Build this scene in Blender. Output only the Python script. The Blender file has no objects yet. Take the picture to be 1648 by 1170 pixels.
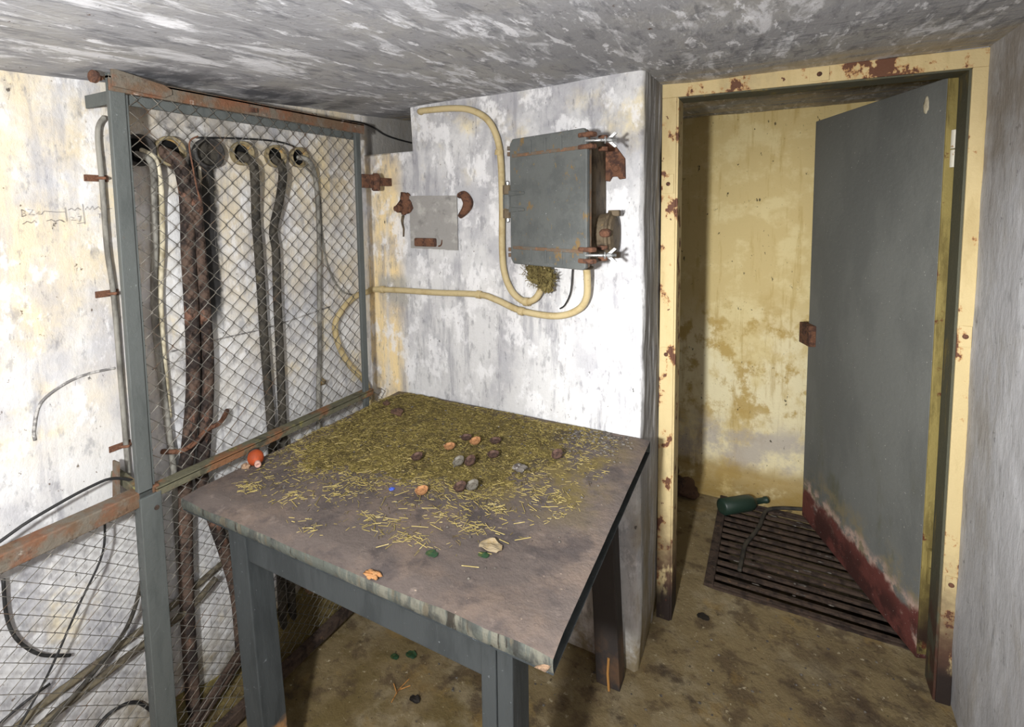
import bpy, math, random
from mathutils import Vector, Matrix, noise
random.seed(7)
C = bpy.context.scene.collection
sc = bpy.context.scene
# ------------------------------------------------------------------ camera
right = Vector((0.86975627, 0.49320414, -0.016544)); up = Vector((-0.02586849, 0.07904631, 0.99653525)); fwd = Vector((-0.49280306, 0.86631481, -0.08150947))
cd = bpy.data.cameras.new('camera'); cam = bpy.data.objects.new('camera', cd); C.objects.link(cam)
cam.matrix_world = Matrix(((right.x, up.x, -fwd.x, 0.3459), (right.y, up.y, -fwd.y, -1.6059), (right.z, up.z, -fwd.z, 1.5), (0, 0, 0, 1)))
cd.sensor_width = 36; cd.lens = 838.4563*36/1648
cd.shift_x = (824-770.9565)/1648; cd.shift_y = -(585-405.3696)/1648
cd.clip_start = .02
sc.camera = cam
# ------------------------------------------------------------------ world, lamp, exposure
w = bpy.data.worlds.new('world'); sc.world = w; w.use_nodes = True
w.node_tree.nodes['Background'].inputs[0].default_value = (.9, .95, 1, 1)
w.node_tree.nodes['Background'].inputs[1].default_value = .004
ld = bpy.data.lights.new('photo_lamp', 'POINT'); ld.energy = 97; ld.shadow_soft_size = .04; ld.color = (1, 1, 1)
lo = bpy.data.objects.new('photo_lamp', ld); lo.location = (.085, -1.90, 1.5); C.objects.link(lo)
sd = bpy.data.lights.new('doorway_fill', 'SPOT'); sd.energy = 152; sd.shadow_soft_size = .04; sd.spot_size = math.radians(52); sd.spot_blend = 1; sd.color = (1, 1, 1)  # added spot without a real source, lifts the doorway and corridor
so = bpy.data.objects.new('doorway_fill', sd); so.location = (.09, -1.90, 1.5); C.objects.link(so)
so.rotation_euler = (Vector((.55, .9, .75))-so.location).to_track_quat('-Z', 'Y').to_euler()
sc.view_settings.view_transform = 'Standard'; sc.view_settings.look = 'None'
sc.view_settings.gamma = 1; sc.view_settings.use_curve_mapping = False
sc.view_settings.exposure = 0.5
# ------------------------------------------------------------------ materials
def sr(r, g, b):
    f = lambda c: ((c/255+.055)/1.055)**2.4 if c > 10 else c/255/12.92
    return (f(r), f(g), f(b), 1)
def M(name, base, layers=(), rough=.9, metal=0, bump=(), spec=.3):
    """layers: dicts col, sc (number or xyz), lo, hi, det, amt, reg=[(axis,a,b)...], wob, seed; bump: (scale, strength)"""
    m = bpy.data.materials.new(name); m.use_nodes = True
    nt = m.node_tree; N = nt.nodes; Lk = nt.links
    bs = N['Principled BSDF']; bs.inputs['Roughness'].default_value = rough; bs.inputs['Metallic'].default_value = metal
    bs.inputs['Specular IOR Level'].default_value = spec
    tc = N.new('ShaderNodeTexCoord'); co = tc.outputs['Object']
    def noi(sc_, det, seed, dist=0):
        mp = N.new('ShaderNodeMapping'); Lk.new(co, mp.inputs[0])
        s = (sc_,)*3 if isinstance(sc_, (int, float)) else sc_
        mp.inputs['Scale'].default_value = s; mp.inputs['Location'].default_value = (seed*3.7, seed*1.9+.3, seed*2.3)
        n = N.new('ShaderNodeTexNoise'); n.inputs['Scale'].default_value = 1; n.inputs['Detail'].default_value = det
        n.inputs['Roughness'].default_value = .66; n.inputs['Distortion'].default_value = dist
        Lk.new(mp.outputs[0], n.inputs[0]); return n
    def rng(sock, a, b):
        r = N.new('ShaderNodeMapRange'); r.interpolation_type = 'SMOOTHSTEP'
        if a <= b:
            r.inputs[1].default_value = a; r.inputs[2].default_value = b
        else:
            r.inputs[1].default_value = b; r.inputs[2].default_value = a; r.inputs[3].default_value = 1; r.inputs[4].default_value = 0
        Lk.new(sock, r.inputs[0]); return r.outputs[0]
    def mul(a, b):
        x = N.new('ShaderNodeMath'); x.operation = 'MULTIPLY'; Lk.new(a, x.inputs[0])
        if isinstance(b, (int, float)): x.inputs[1].default_value = b
        else: Lk.new(b, x.inputs[1])
        return x.outputs[0]
    rgb = N.new('ShaderNodeRGB'); rgb.outputs[0].default_value = base; cur = rgb.outputs[0]
    for i, l in enumerate(layers):
        seed = l.get('seed', i+1)
        mask = None
        if 'sc' in l: mask = rng(noi(l['sc'], l.get('det', 8), seed, l.get('dist', 0)).outputs[0], l.get('lo', .5), l.get('hi', .6))
        if 'reg' in l:
            wn = noi(l.get('wsc', 9), 4, seed+5); vm = N.new('ShaderNodeVectorMath'); vm.operation = 'SUBTRACT'
            Lk.new(wn.outputs[1], vm.inputs[0]); vm.inputs[1].default_value = (.5, .5, .5)
            vs = N.new('ShaderNodeVectorMath'); vs.operation = 'SCALE'; Lk.new(vm.outputs[0], vs.inputs[0]); vs.inputs['Scale'].default_value = l.get('wob', .15)
            va = N.new('ShaderNodeVectorMath'); va.operation = 'ADD'; Lk.new(co, va.inputs[0]); Lk.new(vs.outputs[0], va.inputs[1])
            sx = N.new('ShaderNodeSeparateXYZ'); Lk.new(va.outputs[0], sx.inputs[0])
            for ax, a, b in l['reg']:
                r = rng(sx.outputs['xyz'.index(ax)], a, b); mask = r if mask is None else mul(mask, r)
        mask = mul(mask, l.get('amt', 1.0))
        mx = N.new('ShaderNodeMix'); mx.data_type = 'RGBA'; Lk.new(mask, mx.inputs[0]); Lk.new(cur, mx.inputs[6]); mx.inputs[7].default_value = l['col']
        cur = mx.outputs[2]
    Lk.new(cur, bs.inputs['Base Color'])
    nrm = None
    for i, (s, st) in enumerate(bump):
        n = noi(s, 6, 20+i); b = N.new('ShaderNodeBump'); b.inputs['Strength'].default_value = st; b.inputs['Distance'].default_value = .01
        Lk.new(n.outputs[0], b.inputs['Height'])
        if nrm is not None: Lk.new(nrm, b.inputs['Normal'])
        nrm = b.outputs[0]
    if nrm is not None: Lk.new(nrm, bs.inputs['Normal'])
    return m
WHITE = sr(200, 200, 199); GREY = sr(150, 151, 156); DGREY = sr(88, 89, 92); CREAM = sr(222, 202, 158); BROWN = sr(80, 62, 42); RUST = sr(106, 74, 56); DRUST = sr(70, 50, 42)
plaster_left = M('plaster_left', WHITE, [
    dict(col=sr(200, 184, 150), sc=(3, 3, 3.4), lo=.36, hi=.58, reg=[('z', .75, 1.45)], amt=.8, wob=.5),
    dict(col=sr(214, 196, 150), sc=7, lo=.55, hi=.68, amt=.55),
    dict(col=sr(158, 158, 164), sc=(5, 6, 4), lo=.47, hi=.64, amt=.6),
    dict(col=sr(150, 150, 156), sc=(18, 18, 2.2), lo=.5, hi=.66, amt=.55),
    dict(col=sr(120, 121, 126), sc=(26, 26, 14), lo=.55, hi=.68, amt=.5),
    dict(col=sr(222, 222, 222), sc=(14, 14, 9), lo=.53, hi=.62, amt=.6, seed=31),
    dict(col=sr(112, 112, 116), sc=(60, 60, 26), lo=.58, hi=.66, amt=.4, seed=32),
    dict(col=sr(136, 134, 130), reg=[('y', .0, .03)], amt=.9, wob=.02), dict(col=sr(140, 138, 136), sc=(5, 5, 6), lo=.38, hi=.6, reg=[('y', -1.0, -.75), ('y', -.3, -.5), ('z', 1.60, 1.72)], amt=.8, wob=.1),
    dict(col=sr(40, 40, 42), sc=(16, 16, 16), lo=.5, hi=.64, reg=[('y', -.85, -.75), ('y', -.45, -.6), ('z', 1.58, 1.66)], amt=.75, wob=.12),
    dict(col=sr(18, 18, 20), sc=(40, 40, 5), lo=.3, hi=.42, reg=[('y', -.735, -.72), ('y', -.635, -.655), ('z', 1.12, 1.24), ('z', 1.72, 1.66)], amt=.97, wob=.03, wsc=30),
    dict(col=sr(118, 100, 52), sc=(8, 8, 8), lo=.36, hi=.6, reg=[('z', .34, .1)], amt=.9, wob=.25),
    dict(col=BROWN, sc=55, lo=.655, hi=.69, amt=.8),
    dict(col=sr(50, 44, 38), sc=(30, 30, 22), lo=.68, hi=.705, amt=.85)],
    bump=[(9, .35), ((60, 60, 30), .3), (150, .15)])
plaster_back = M('plaster_back', WHITE, [
    dict(col=sr(228, 204, 152), sc=(10, 10, 1.2), lo=.30, hi=.5, reg=[('x', -.88, -.95)], amt=.95, wob=.05),
    dict(col=sr(224, 208, 160), sc=(6, 6, 5), lo=.5, hi=.66, reg=[('z', 1.45, 1.7)], amt=.7, wob=.2),
    dict(col=sr(150, 150, 156), sc=(5, 5, 3.5), lo=.46, hi=.64, amt=.6), dict(col=sr(136, 136, 142), sc=(7, 7, 6), lo=.36, hi=.6, reg=[('z', 1.35, 1.75)], amt=.6, wob=.3),
    dict(col=sr(132, 132, 138), sc=(24, 24, 2.6), lo=.5, hi=.66, amt=.6),
    dict(col=sr(160, 160, 164), sc=(6, 6, 6), lo=.4, hi=.58, reg=[('x', -.98, -.85), ('x', -.5, -.62), ('z', 1.36, 1.44), ('z', 1.62, 1.55)], amt=.6, wob=.12),
    dict(col=sr(160, 158, 150), sc=(5, 5, 5), lo=.3, hi=.5, reg=[('x', -1.05, -1.0), ('x', -.86, -.9), ('z', 1.11, 1.15), ('z', 1.26, 1.22)], amt=.85, wob=.06),
    dict(col=sr(224, 224, 224), sc=(12, 12, 8), lo=.51, hi=.6, amt=.7, seed=31),
    dict(col=sr(120, 120, 124), sc=(32, 32, 12), lo=.55, hi=.68, amt=.5),
    dict(col=sr(104, 104, 108), sc=(60, 60, 22), lo=.57, hi=.66, amt=.45, seed=32),
    dict(col=sr(128, 126, 122), sc=(14, 20, 2), lo=.40, hi=.58, reg=[('x', -.035, .0), ('y', -.0, .03)], amt=.8, wob=.03),
    dict(col=sr(140, 138, 134), reg=[('y', .02, .05)], sc=(6, 22, 1.6), lo=.3, hi=.6, amt=.85, wob=.02),
    dict(col=sr(126, 108, 60), sc=(6, 14, 3), lo=.4, hi=.65, reg=[('z', .8, .35), ('x', -.06, -.0)], amt=.7, wob=.1),
    dict(col=sr(118, 102, 62), sc=8, lo=.35, hi=.55, reg=[('z', .17, .04)], amt=.8, wob=.12),
    dict(col=BROWN, sc=60, lo=.66, hi=.69, amt=.7),
    dict(col=sr(50, 46, 42), sc=(34, 34, 20), lo=.68, hi=.705, amt=.8)],
    bump=[(8, .3), ((50, 50, 16), .35), (140, .15)])
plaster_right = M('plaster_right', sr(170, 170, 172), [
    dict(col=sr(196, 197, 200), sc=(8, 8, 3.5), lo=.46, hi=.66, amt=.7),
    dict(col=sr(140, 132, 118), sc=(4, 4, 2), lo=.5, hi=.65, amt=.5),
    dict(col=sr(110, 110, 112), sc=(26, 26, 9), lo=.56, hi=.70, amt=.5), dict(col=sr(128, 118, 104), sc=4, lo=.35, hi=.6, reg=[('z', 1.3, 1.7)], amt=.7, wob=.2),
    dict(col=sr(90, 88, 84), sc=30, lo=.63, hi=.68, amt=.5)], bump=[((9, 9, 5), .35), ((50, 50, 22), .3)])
ceil_mat = M('plaster_ceiling', sr(154, 155, 159), [
    dict(col=sr(174, 172, 166), sc=3, lo=.45, hi=.62, amt=.5),
    dict(col=sr(228, 230, 236), sc=(15, 4.5, 8), lo=.52, hi=.64, amt=.75, dist=.6),
    dict(col=sr(236, 238, 244), sc=(34, 9, 10), lo=.57, hi=.64, amt=.8, dist=.4),
    dict(col=sr(104, 106, 112), sc=(36, 10, 10), lo=.50, hi=.66, amt=.65, dist=.3),
    dict(col=sr(78, 80, 86), sc=(6, 10, 6), lo=.42, hi=.6, reg=[('x', -.75, -.98), ('y', -1.1, -.9), ('y', -.1, -.3)], amt=.85, wob=.2),
    dict(col=sr(96, 100, 108), sc=(20, 70, 20), lo=.50, hi=.64, reg=[('x', .0, .1), ('y', -.22, -.12), ('y', .18, .08)], amt=.6, wob=.1),
    dict(col=sr(196, 178, 138), sc=(4, 20, 8), lo=.4, hi=.6, reg=[('y', .06, .2)], amt=.6, wob=.08),
    dict(col=sr(84, 60, 42), sc=(34, 34, 34), lo=.685, hi=.70, amt=.95),
    dict(col=sr(60, 58, 58), sc=(70, 120, 70), lo=.63, hi=.68, amt=.6)],
    bump=[((44, 14, 16), .25), ((140, 60, 60), .25)])
plaster_far = M('plaster_far', sr(206, 186, 132), [
    dict(col=sr(226, 212, 162), sc=(5, 5, 6), lo=.48, hi=.62, amt=.6),
    dict(col=sr(232, 222, 184), sc=(6, 6, 4), lo=.40, hi=.55, reg=[('z', 1.05, .7)], amt=.85, wob=.25),
    dict(col=sr(176, 146, 76), sc=(7, 7, 6), lo=.50, hi=.60, reg=[('z', .25, .45), ('z', 1.1, .85)], amt=.8, wob=.2),
    dict(col=sr(172, 142, 72), sc=(30, 30, 3), lo=.54, hi=.68, amt=.45),
    dict(col=sr(168, 160, 158), sc=6, lo=.42, hi=.6, reg=[('z', .05, .12), ('z', .42, .28)], amt=.7, wob=.12),
    dict(col=sr(150, 124, 66), sc=7, lo=.3, hi=.5, reg=[('z', .16, .06)], amt=.8, wob=.08),
    dict(col=sr(52, 46, 34), sc=(28, 28, 16), lo=.645, hi=.675, amt=.9),
    dict(col=sr(70, 58, 36), sc=90, lo=.655, hi=.685, amt=.7)], bump=[(8, .3), (60, .25)])
grey_plaster = M('grey_plaster', sr(142, 140, 136), [dict(col=sr(180, 178, 172), sc=14, lo=.5, hi=.66, amt=.6), dict(col=sr(100, 98, 96), sc=20, lo=.55, hi=.7, amt=.6)], bump=[(20, .4), (90, .3)])
seam_mat = M('seam_mortar', sr(112, 110, 108), [dict(col=sr(170, 168, 164), sc=(30, 30, 30), lo=.48, hi=.56)], bump=[(60, .5)])
crumb_mat = M('plaster_crumb', sr(104, 99, 92), [dict(col=sr(70, 64, 60), sc=60, lo=.45, hi=.55), dict(col=sr(160, 156, 150), sc=80, lo=.6, hi=.66)])
floor_mat = M('floor_concrete', sr(120, 105, 75), [
    dict(col=sr(94, 80, 44), sc=4, lo=.42, hi=.60, reg=[('x', -.1, -.4)], amt=.8, wob=.2),
    dict(col=sr(142, 130, 104), sc=6, lo=.5, hi=.66, amt=.7),
    dict(col=sr(74, 60, 44), sc=(9, 9, 9), lo=.50, hi=.62, amt=.7),
    dict(col=sr(60, 47, 37), sc=5, lo=.40, hi=.6, reg=[('x', .3, .6), ('y', .5, .3)], amt=.75, wob=.2),
    dict(col=sr(50, 40, 34), sc=11, lo=.56, hi=.70, amt=.65), dict(col=sr(136, 112, 66), sc=7, lo=.55, hi=.66, amt=.5, seed=41),
    dict(col=sr(180, 170, 142), sc=40, lo=.625, hi=.67, amt=.7),
    dict(col=sr(40, 34, 28), sc=60, lo=.64, hi=.68, amt=.7)], bump=[(10, .5), (45, .5), (140, .3)])
mound_mat = M('mossy_earth', sr(96, 84, 52), [dict(col=sr(122, 110, 64), sc=12, lo=.45, hi=.6, amt=.8), dict(col=sr(64, 48, 32), sc=7, lo=.48, hi=.62, amt=.8), dict(col=sr(160, 150, 110), sc=40, lo=.63, hi=.7, amt=.7)], bump=[(14, .8), (60, .7)])
steel_grey = M('grey_painted_steel', sr(88, 92, 90), [dict(col=sr(66, 70, 69), sc=(20, 20, 4), lo=.45, hi=.66, amt=.6), dict(col=sr(150, 155, 155), sc=60, lo=.68, hi=.70, amt=.6), dict(col=sr(100, 80, 64), sc=12, lo=.66, hi=.72, amt=.5), dict(col=sr(128, 84, 56), sc=(20, 20, 5), lo=.34, hi=.6, reg=[('z', -1.68, -1.8)], amt=.95, wob=.15)], rough=.6, metal=.15, bump=[(60, .25)])
steel_rust = M('rusty_rail', sr(104, 84, 66), [dict(col=sr(108, 104, 94), sc=(14, 14, 14), lo=.45, hi=.58, amt=.8), dict(col=sr(118, 80, 58), sc=(10, 10, 10), lo=.48, hi=.62, amt=.9), dict(col=sr(172, 160, 148), sc=30, lo=.62, hi=.68, amt=.7), dict(col=sr(62, 40, 30), sc=26, lo=.58, hi=.7, amt=.8)], rough=.8, metal=.2, bump=[(50, .5)])
rail_olive = M('weathered_rail', sr(92, 90, 72), [dict(col=sr(122, 84, 56), sc=9, lo=.5, hi=.6, amt=.9), dict(col=sr(58, 54, 44), sc=22, lo=.5, hi=.66, amt=.8), dict(col=sr(128, 122, 70), sc=16, lo=.58, hi=.66, amt=.8)], rough=.8, bump=[(60, .4)])
wire_mat = M('galvanised_wire', sr(88, 86, 80), [dict(col=sr(128, 124, 116), sc=20, lo=.48, hi=.6, amt=.8), dict(col=sr(92, 70, 50), sc=9, lo=.55, hi=.65, amt=.7)], rough=.6, metal=.35)
rust = M('rust', RUST, [dict(col=DRUST, sc=40, lo=.45, hi=.6), dict(col=sr(140, 98, 74), sc=60, lo=.56, hi=.68, amt=.8)], rough=.9, bump=[(90, .7)])
dark_rust = M('dark_rust', sr(70, 57, 48), [dict(col=sr(44, 35, 30), sc=30, lo=.45, hi=.6), dict(col=sr(110, 84, 60), sc=50, lo=.6, hi=.7, amt=.8), dict(col=sr(150, 140, 120), sc=40, lo=.67, hi=.72, amt=.7)], rough=.9, bump=[(60, .7)])
cable_grey = M('cable_grey', sr(132, 130, 122), [dict(col=sr(92, 90, 84), sc=(20, 20, 8), lo=.45, hi=.62)], rough=.7, bump=[(80, .3)])
cable_pale = M('cable_pale', sr(196, 188, 164), [dict(col=sr(140, 130, 104), sc=(20, 20, 8), lo=.45, hi=.62, amt=.8)], rough=.7, bump=[(80, .3)])
cable_dark = M('cable_dark', sr(66, 62, 54), [dict(col=sr(44, 42, 38), sc=20, lo=.45, hi=.6), dict(col=sr(96, 88, 68), sc=26, lo=.6, hi=.7, amt=.7)], rough=.8, bump=[(120, .4)])
cable_black = M('cable_black', sr(38, 38, 38), [dict(col=sr(66, 66, 64), sc=30, lo=.55, hi=.7)], rough=.6)
cable_arm = M('cable_armoured', sr(88, 72, 62), [dict(col=sr(40, 34, 32), sc=(14, 14, 11), lo=.44, hi=.56, amt=.95), dict(col=sr(128, 92, 74), sc=(26, 26, 16), lo=.58, hi=.68, amt=.7)], rough=.85, bump=[((60, 60, 120), .6)])
bundle_mat = M('cable_bundle', sr(104, 96, 78), [dict(col=sr(70, 64, 54), sc=(30, 8, 30), lo=.45, hi=.6)], rough=.85, bump=[(70, .5)])
conduit_mat = M('cream_conduit', sr(182, 166, 126), [dict(col=sr(160, 140, 96), sc=16, lo=.48, hi=.64, amt=.7), dict(col=sr(206, 140, 70), sc=9, lo=.68, hi=.72, amt=.8), dict(col=sr(120, 104, 74), sc=70, lo=.64, hi=.72, amt=.6)], rough=.6, bump=[(60, .25)])
sleeve_mat = M('sleeve_cast', sr(132, 120, 92), [dict(col=sr(170, 132, 70), sc=18, lo=.5, hi=.62, amt=.8), dict(col=sr(60, 52, 42), sc=24, lo=.5, hi=.64, amt=.9)], rough=.8, bump=[(60, .5)])
sleeve_dark = M('sleeve_tarred', sr(52, 50, 48), [dict(col=sr(84, 84, 80), sc=30, lo=.55, hi=.68)], rough=.8, bump=[(60, .5)])
black = M('void_black', sr(8, 8, 8), rough=1)
box_grey = M('cast_box_paint', sr(94, 97, 95), [dict(col=sr(80, 83, 82), sc=12, lo=.45, hi=.6, amt=.7), dict(col=sr(120, 98, 62), sc=(22, 22, 16), lo=.60, hi=.64, amt=.9), dict(col=sr(120, 104, 70), sc=(70, 70, 50), lo=.625, hi=.67, amt=.7), dict(col=sr(206, 208, 208), sc=140, lo=.675, hi=.70, amt=.9), dict(col=sr(80, 85, 88), sc=(70, 70, 8), lo=.56, hi=.7, amt=.4)], rough=.6, metal=.1, bump=[(90, .25)])
box_edge = M('cast_box_rusty', sr(104, 84, 66), [dict(col=sr(96, 92, 84), sc=30, lo=.45, hi=.58, amt=.9), dict(col=sr(128, 90, 66), sc=44, lo=.55, hi=.66)], rough=.8, bump=[(90, .4)])
box_brown = M('cast_box_brown', sr(98, 86, 68), [dict(col=sr(66, 56, 44), sc=20, lo=.45, hi=.62), dict(col=sr(136, 110, 70), sc=40, lo=.62, hi=.7)], rough=.7, metal=.1, bump=[(90, .3)])
zinc = M('zinc_bolt', sr(190, 192, 192), [dict(col=sr(120, 120, 116), sc=90, lo=.5, hi=.62)], rough=.4, metal=.8)
moss_mat = M('dry_moss', sr(126, 114, 70), [dict(col=sr(88, 76, 42), sc=60, lo=.45, hi=.6), dict(col=sr(158, 146, 98), sc=120, lo=.56, hi=.68)], rough=1, bump=[(120, 1)])
yellow_paint = M('cream_frame_paint', sr(190, 172, 128), [
    dict(col=sr(168, 148, 102), sc=(14, 14, 3), lo=.46, hi=.66, amt=.6),
    dict(col=sr(164, 150, 114), sc=(5, 5, 3), lo=.55, hi=.68, amt=.7),
    dict(col=sr(166, 122, 76), sc=(16, 16, 12), lo=.55, hi=.59, seed=3, amt=.85),
    dict(col=sr(92, 60, 44), sc=(16, 16, 12), lo=.585, hi=.60, seed=3, amt=.98),
    dict(col=sr(74, 50, 41), sc=(13, 13, 6), lo=.36, hi=.45, reg=[('z', .5, .12)], amt=.97, wob=.35, wsc=14),
    dict(col=sr(40, 33, 30), sc=(13, 13, 6), lo=.3, hi=.4, reg=[('z', .16, .08)], amt=.95, wob=.08),
    dict(col=sr(84, 46, 34), sc=(40, 40, 30), lo=.66, hi=.68, amt=.95)], rough=.7, bump=[(40, .3)])
olive_paint = M('dark_olive_paint', sr(76, 76, 62), [dict(col=sr(120, 104, 56), sc=(18, 18, 4), lo=.55, hi=.66, amt=.7), dict(col=sr(70, 44, 34), sc=12, lo=.4, hi=.55, reg=[('z', .45, .15)], amt=.95, wob=.3)], rough=.7, bump=[(50, .3)])
door_grey = M('door_grey_paint', sr(112, 114, 110), [
    dict(col=sr(98, 100, 97), sc=(3, 3, 1.5), lo=.42, hi=.62, amt=.8),
    dict(col=sr(92, 92, 74), sc=(8, 8, 3), lo=.5, hi=.68, reg=[('z', .75, .25)], amt=.85, wob=.2),
    dict(col=sr(134, 122, 92), sc=10, lo=.45, hi=.6, reg=[('z', .34, .22), ('z', .1, .14)], amt=.75, wob=.12),
    dict(col=sr(186, 160, 146), sc=14, lo=.42, hi=.54, reg=[('z', .24, .19)], amt=.9, wob=.13),
    dict(col=sr(98, 54, 48), sc=9, lo=.30, hi=.42, reg=[('z', .185, .16)], amt=1, wob=.12),
    dict(col=sr(60, 34, 30), sc=8, lo=.40, hi=.54, reg=[('z', .17, .09)], amt=.95, wob=.08),
    dict(col=sr(196, 194, 184), sc=130, lo=.67, hi=.69, amt=.9)], rough=.75, bump=[(60, .2)])
strip_paint = M('door_edge_paint', sr(142, 128, 76), [dict(col=sr(104, 92, 52), sc=(20, 20, 4), lo=.45, hi=.62, amt=.9), dict(col=sr(92, 52, 34), sc=20, lo=.6, hi=.68), dict(col=sr(48, 34, 26), sc=10, lo=.36, hi=.5, reg=[('z', .35, .1)], amt=1, wob=.2)], rough=.7, bump=[(50, .3)])
hinge_white = M('pale_hinge_paint', sr(206, 202, 186), [dict(col=sr(160, 130, 92), sc=50, lo=.6, hi=.68)], rough=.6)
table_top = M('dirty_tabletop', sr(92, 83, 78), [
    dict(col=sr(110, 96, 86), sc=(6, 6, 6), lo=.46, hi=.62, amt=.8),
    dict(col=sr(68, 62, 61), sc=(9, 9, 9), lo=.5, hi=.66, amt=.8),
    dict(col=sr(122, 110, 102), sc=(26, 26, 26), lo=.58, hi=.7, amt=.6),
    dict(col=sr(66, 58, 56), sc=30, lo=.60, hi=.7, amt=.6),
    dict(col=sr(178, 160, 140), sc=90, lo=.675, hi=.70, amt=.7),
    dict(col=sr(112, 98, 52), sc=8, lo=.42, hi=.6, reg=[('y', .28, .45), ('x', .99, .85)], amt=.8, wob=.12)], rough=.9, bump=[(14, .3), (70, .35)])
table_edge = M('worn_grey_paint_edge', sr(80, 84, 78), [dict(col=sr(112, 110, 98), sc=(26, 26, 3), lo=.50, hi=.56, amt=.7, seed=51), dict(col=sr(40, 34, 28), sc=(60, 60, 2.5), lo=.585, hi=.61, amt=.85, seed=52), dict(col=sr(54, 56, 54), sc=(22, 22, 10), lo=.48, hi=.62, amt=.8), dict(col=sr(92, 86, 72), sc=(40, 40, 12), lo=.56, hi=.66, amt=.85), dict(col=sr(186, 182, 166), sc=60, lo=.68, hi=.72, amt=.8)], rough=.7, bump=[((60, 60, 14), .6)])
table_leg = M('table_grey_paint', sr(58, 62, 63), [dict(col=sr(47, 51, 52), sc=(18, 18, 5), lo=.45, hi=.62, amt=.8), dict(col=sr(120, 126, 128), sc=80, lo=.655, hi=.69, amt=.7), dict(col=sr(150, 112, 72), sc=12, lo=.3, hi=.45, reg=[('z', .215, .19)], amt=.95, wob=.08)], rough=.6, bump=[((50, 50, 10), .25)])
leg_shadow_wood = M('shaded_table_leg', sr(56, 52, 50), [dict(col=sr(96, 74, 56), sc=12, lo=.4, hi=.6, reg=[('z', .2, .08)], amt=.9, wob=.1)], rough=.8, bump=[((50, 50, 10), .3)])  # rear legs: the shade under the table is put into this colour
bare_wood = M('split_wood', sr(176, 128, 70), [dict(col=sr(120, 82, 46), sc=(60, 60, 10), lo=.5, hi=.62)], rough=.8)
straw_mats = [M('straw_olive', sr(138, 124, 68), [dict(col=sr(100, 88, 48), sc=30, lo=.45, hi=.6)], rough=.8),
              M('straw_gold', sr(146, 131, 78), [dict(col=sr(170, 156, 106), sc=40, lo=.5, hi=.65)], rough=.7),
              M('straw_brown', sr(98, 84, 56), [dict(col=sr(70, 58, 36), sc=30, lo=.45, hi=.6)], rough=.9)]
heap_mat = M('hay_dust', sr(124, 110, 60), [dict(col=sr(98, 86, 48), sc=14, lo=.45, hi=.6), dict(col=sr(146, 130, 66), sc=50, lo=.52, hi=.64, amt=.8), dict(col=sr(100, 92, 78), sc=20, lo=.54, hi=.66, amt=.7), dict(col=sr(84, 74, 62), sc=10, lo=.48, hi=.62, reg=[('x', .50, .72)], amt=.9, wob=.15)], rough=1, bump=[(50, 1), (160, 1)])
cap_mats = [M('cap_rust_dark', sr(98, 76, 66), [dict(col=sr(60, 48, 44), sc=120, lo=.45, hi=.6)], rough=.7, metal=.3),
            M('cap_rust_tan', sr(166, 122, 82), [dict(col=sr(112, 76, 52), sc=140, lo=.5, hi=.62)], rough=.8),
            M('cap_grey', sr(128, 124, 114), [dict(col=sr(84, 76, 66), sc=130, lo=.5, hi=.62)], rough=.6, metal=.4)]
orange = M('orange_plastic', sr(158, 68, 30), [dict(col=sr(128, 60, 36), sc=26, lo=.5, hi=.66, amt=.8), dict(col=sr(60, 46, 44), sc=9, lo=.4, hi=.55, reg=[('y', .02, .035)], amt=1, wob=.01)], rough=.6)
pale_nub = M('pale_nub', sr(186, 150, 136), [dict(col=sr(140, 108, 96), sc=120, lo=.5, hi=.6)], rough=.7)
stone_mat = M('stone_buff', sr(160, 132, 106), [dict(col=sr(110, 92, 76), sc=40, lo=.5, hi=.62)], bump=[(50, .6)])
rubble_mat = M('rubble', sr(92, 70, 56), [dict(col=sr(60, 46, 40), sc=20, lo=.5, hi=.62)], bump=[(40, .8)])
blue_mat = M('blue_plastic', sr(62, 84, 170), rough=.5)
paper_mat = M('crumpled_paper', sr(146, 132, 106), [dict(col=sr(140, 122, 88), sc=60, lo=.5, hi=.62)], rough=.9)
leaf_green = M('dead_leaf_green', sr(40, 66, 44), [dict(col=sr(66, 80, 46), sc=60, lo=.5, hi=.62)], rough=.5)
leaf_black = M('dead_leaf_black', sr(34, 30, 26), rough=.7)
orange_chip = M('flaked_wood', sr(158, 118, 78), [dict(col=sr(150, 104, 62), sc=60, lo=.5, hi=.6)], rough=.8)
glass_green = bpy.data.materials.new('green_bottle_glass'); glass_green.use_nodes = True
_b = glass_green.node_tree.nodes['Principled BSDF']; _b.inputs['Base Color'].default_value = sr(34, 52, 42); _b.inputs['Roughness'].default_value = .45; _b.inputs['Transmission Weight'].default_value = .05; _b.inputs['IOR'].default_value = 1.5
pencil = M('pencil', sr(96, 94, 98), rough=.9)
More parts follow.
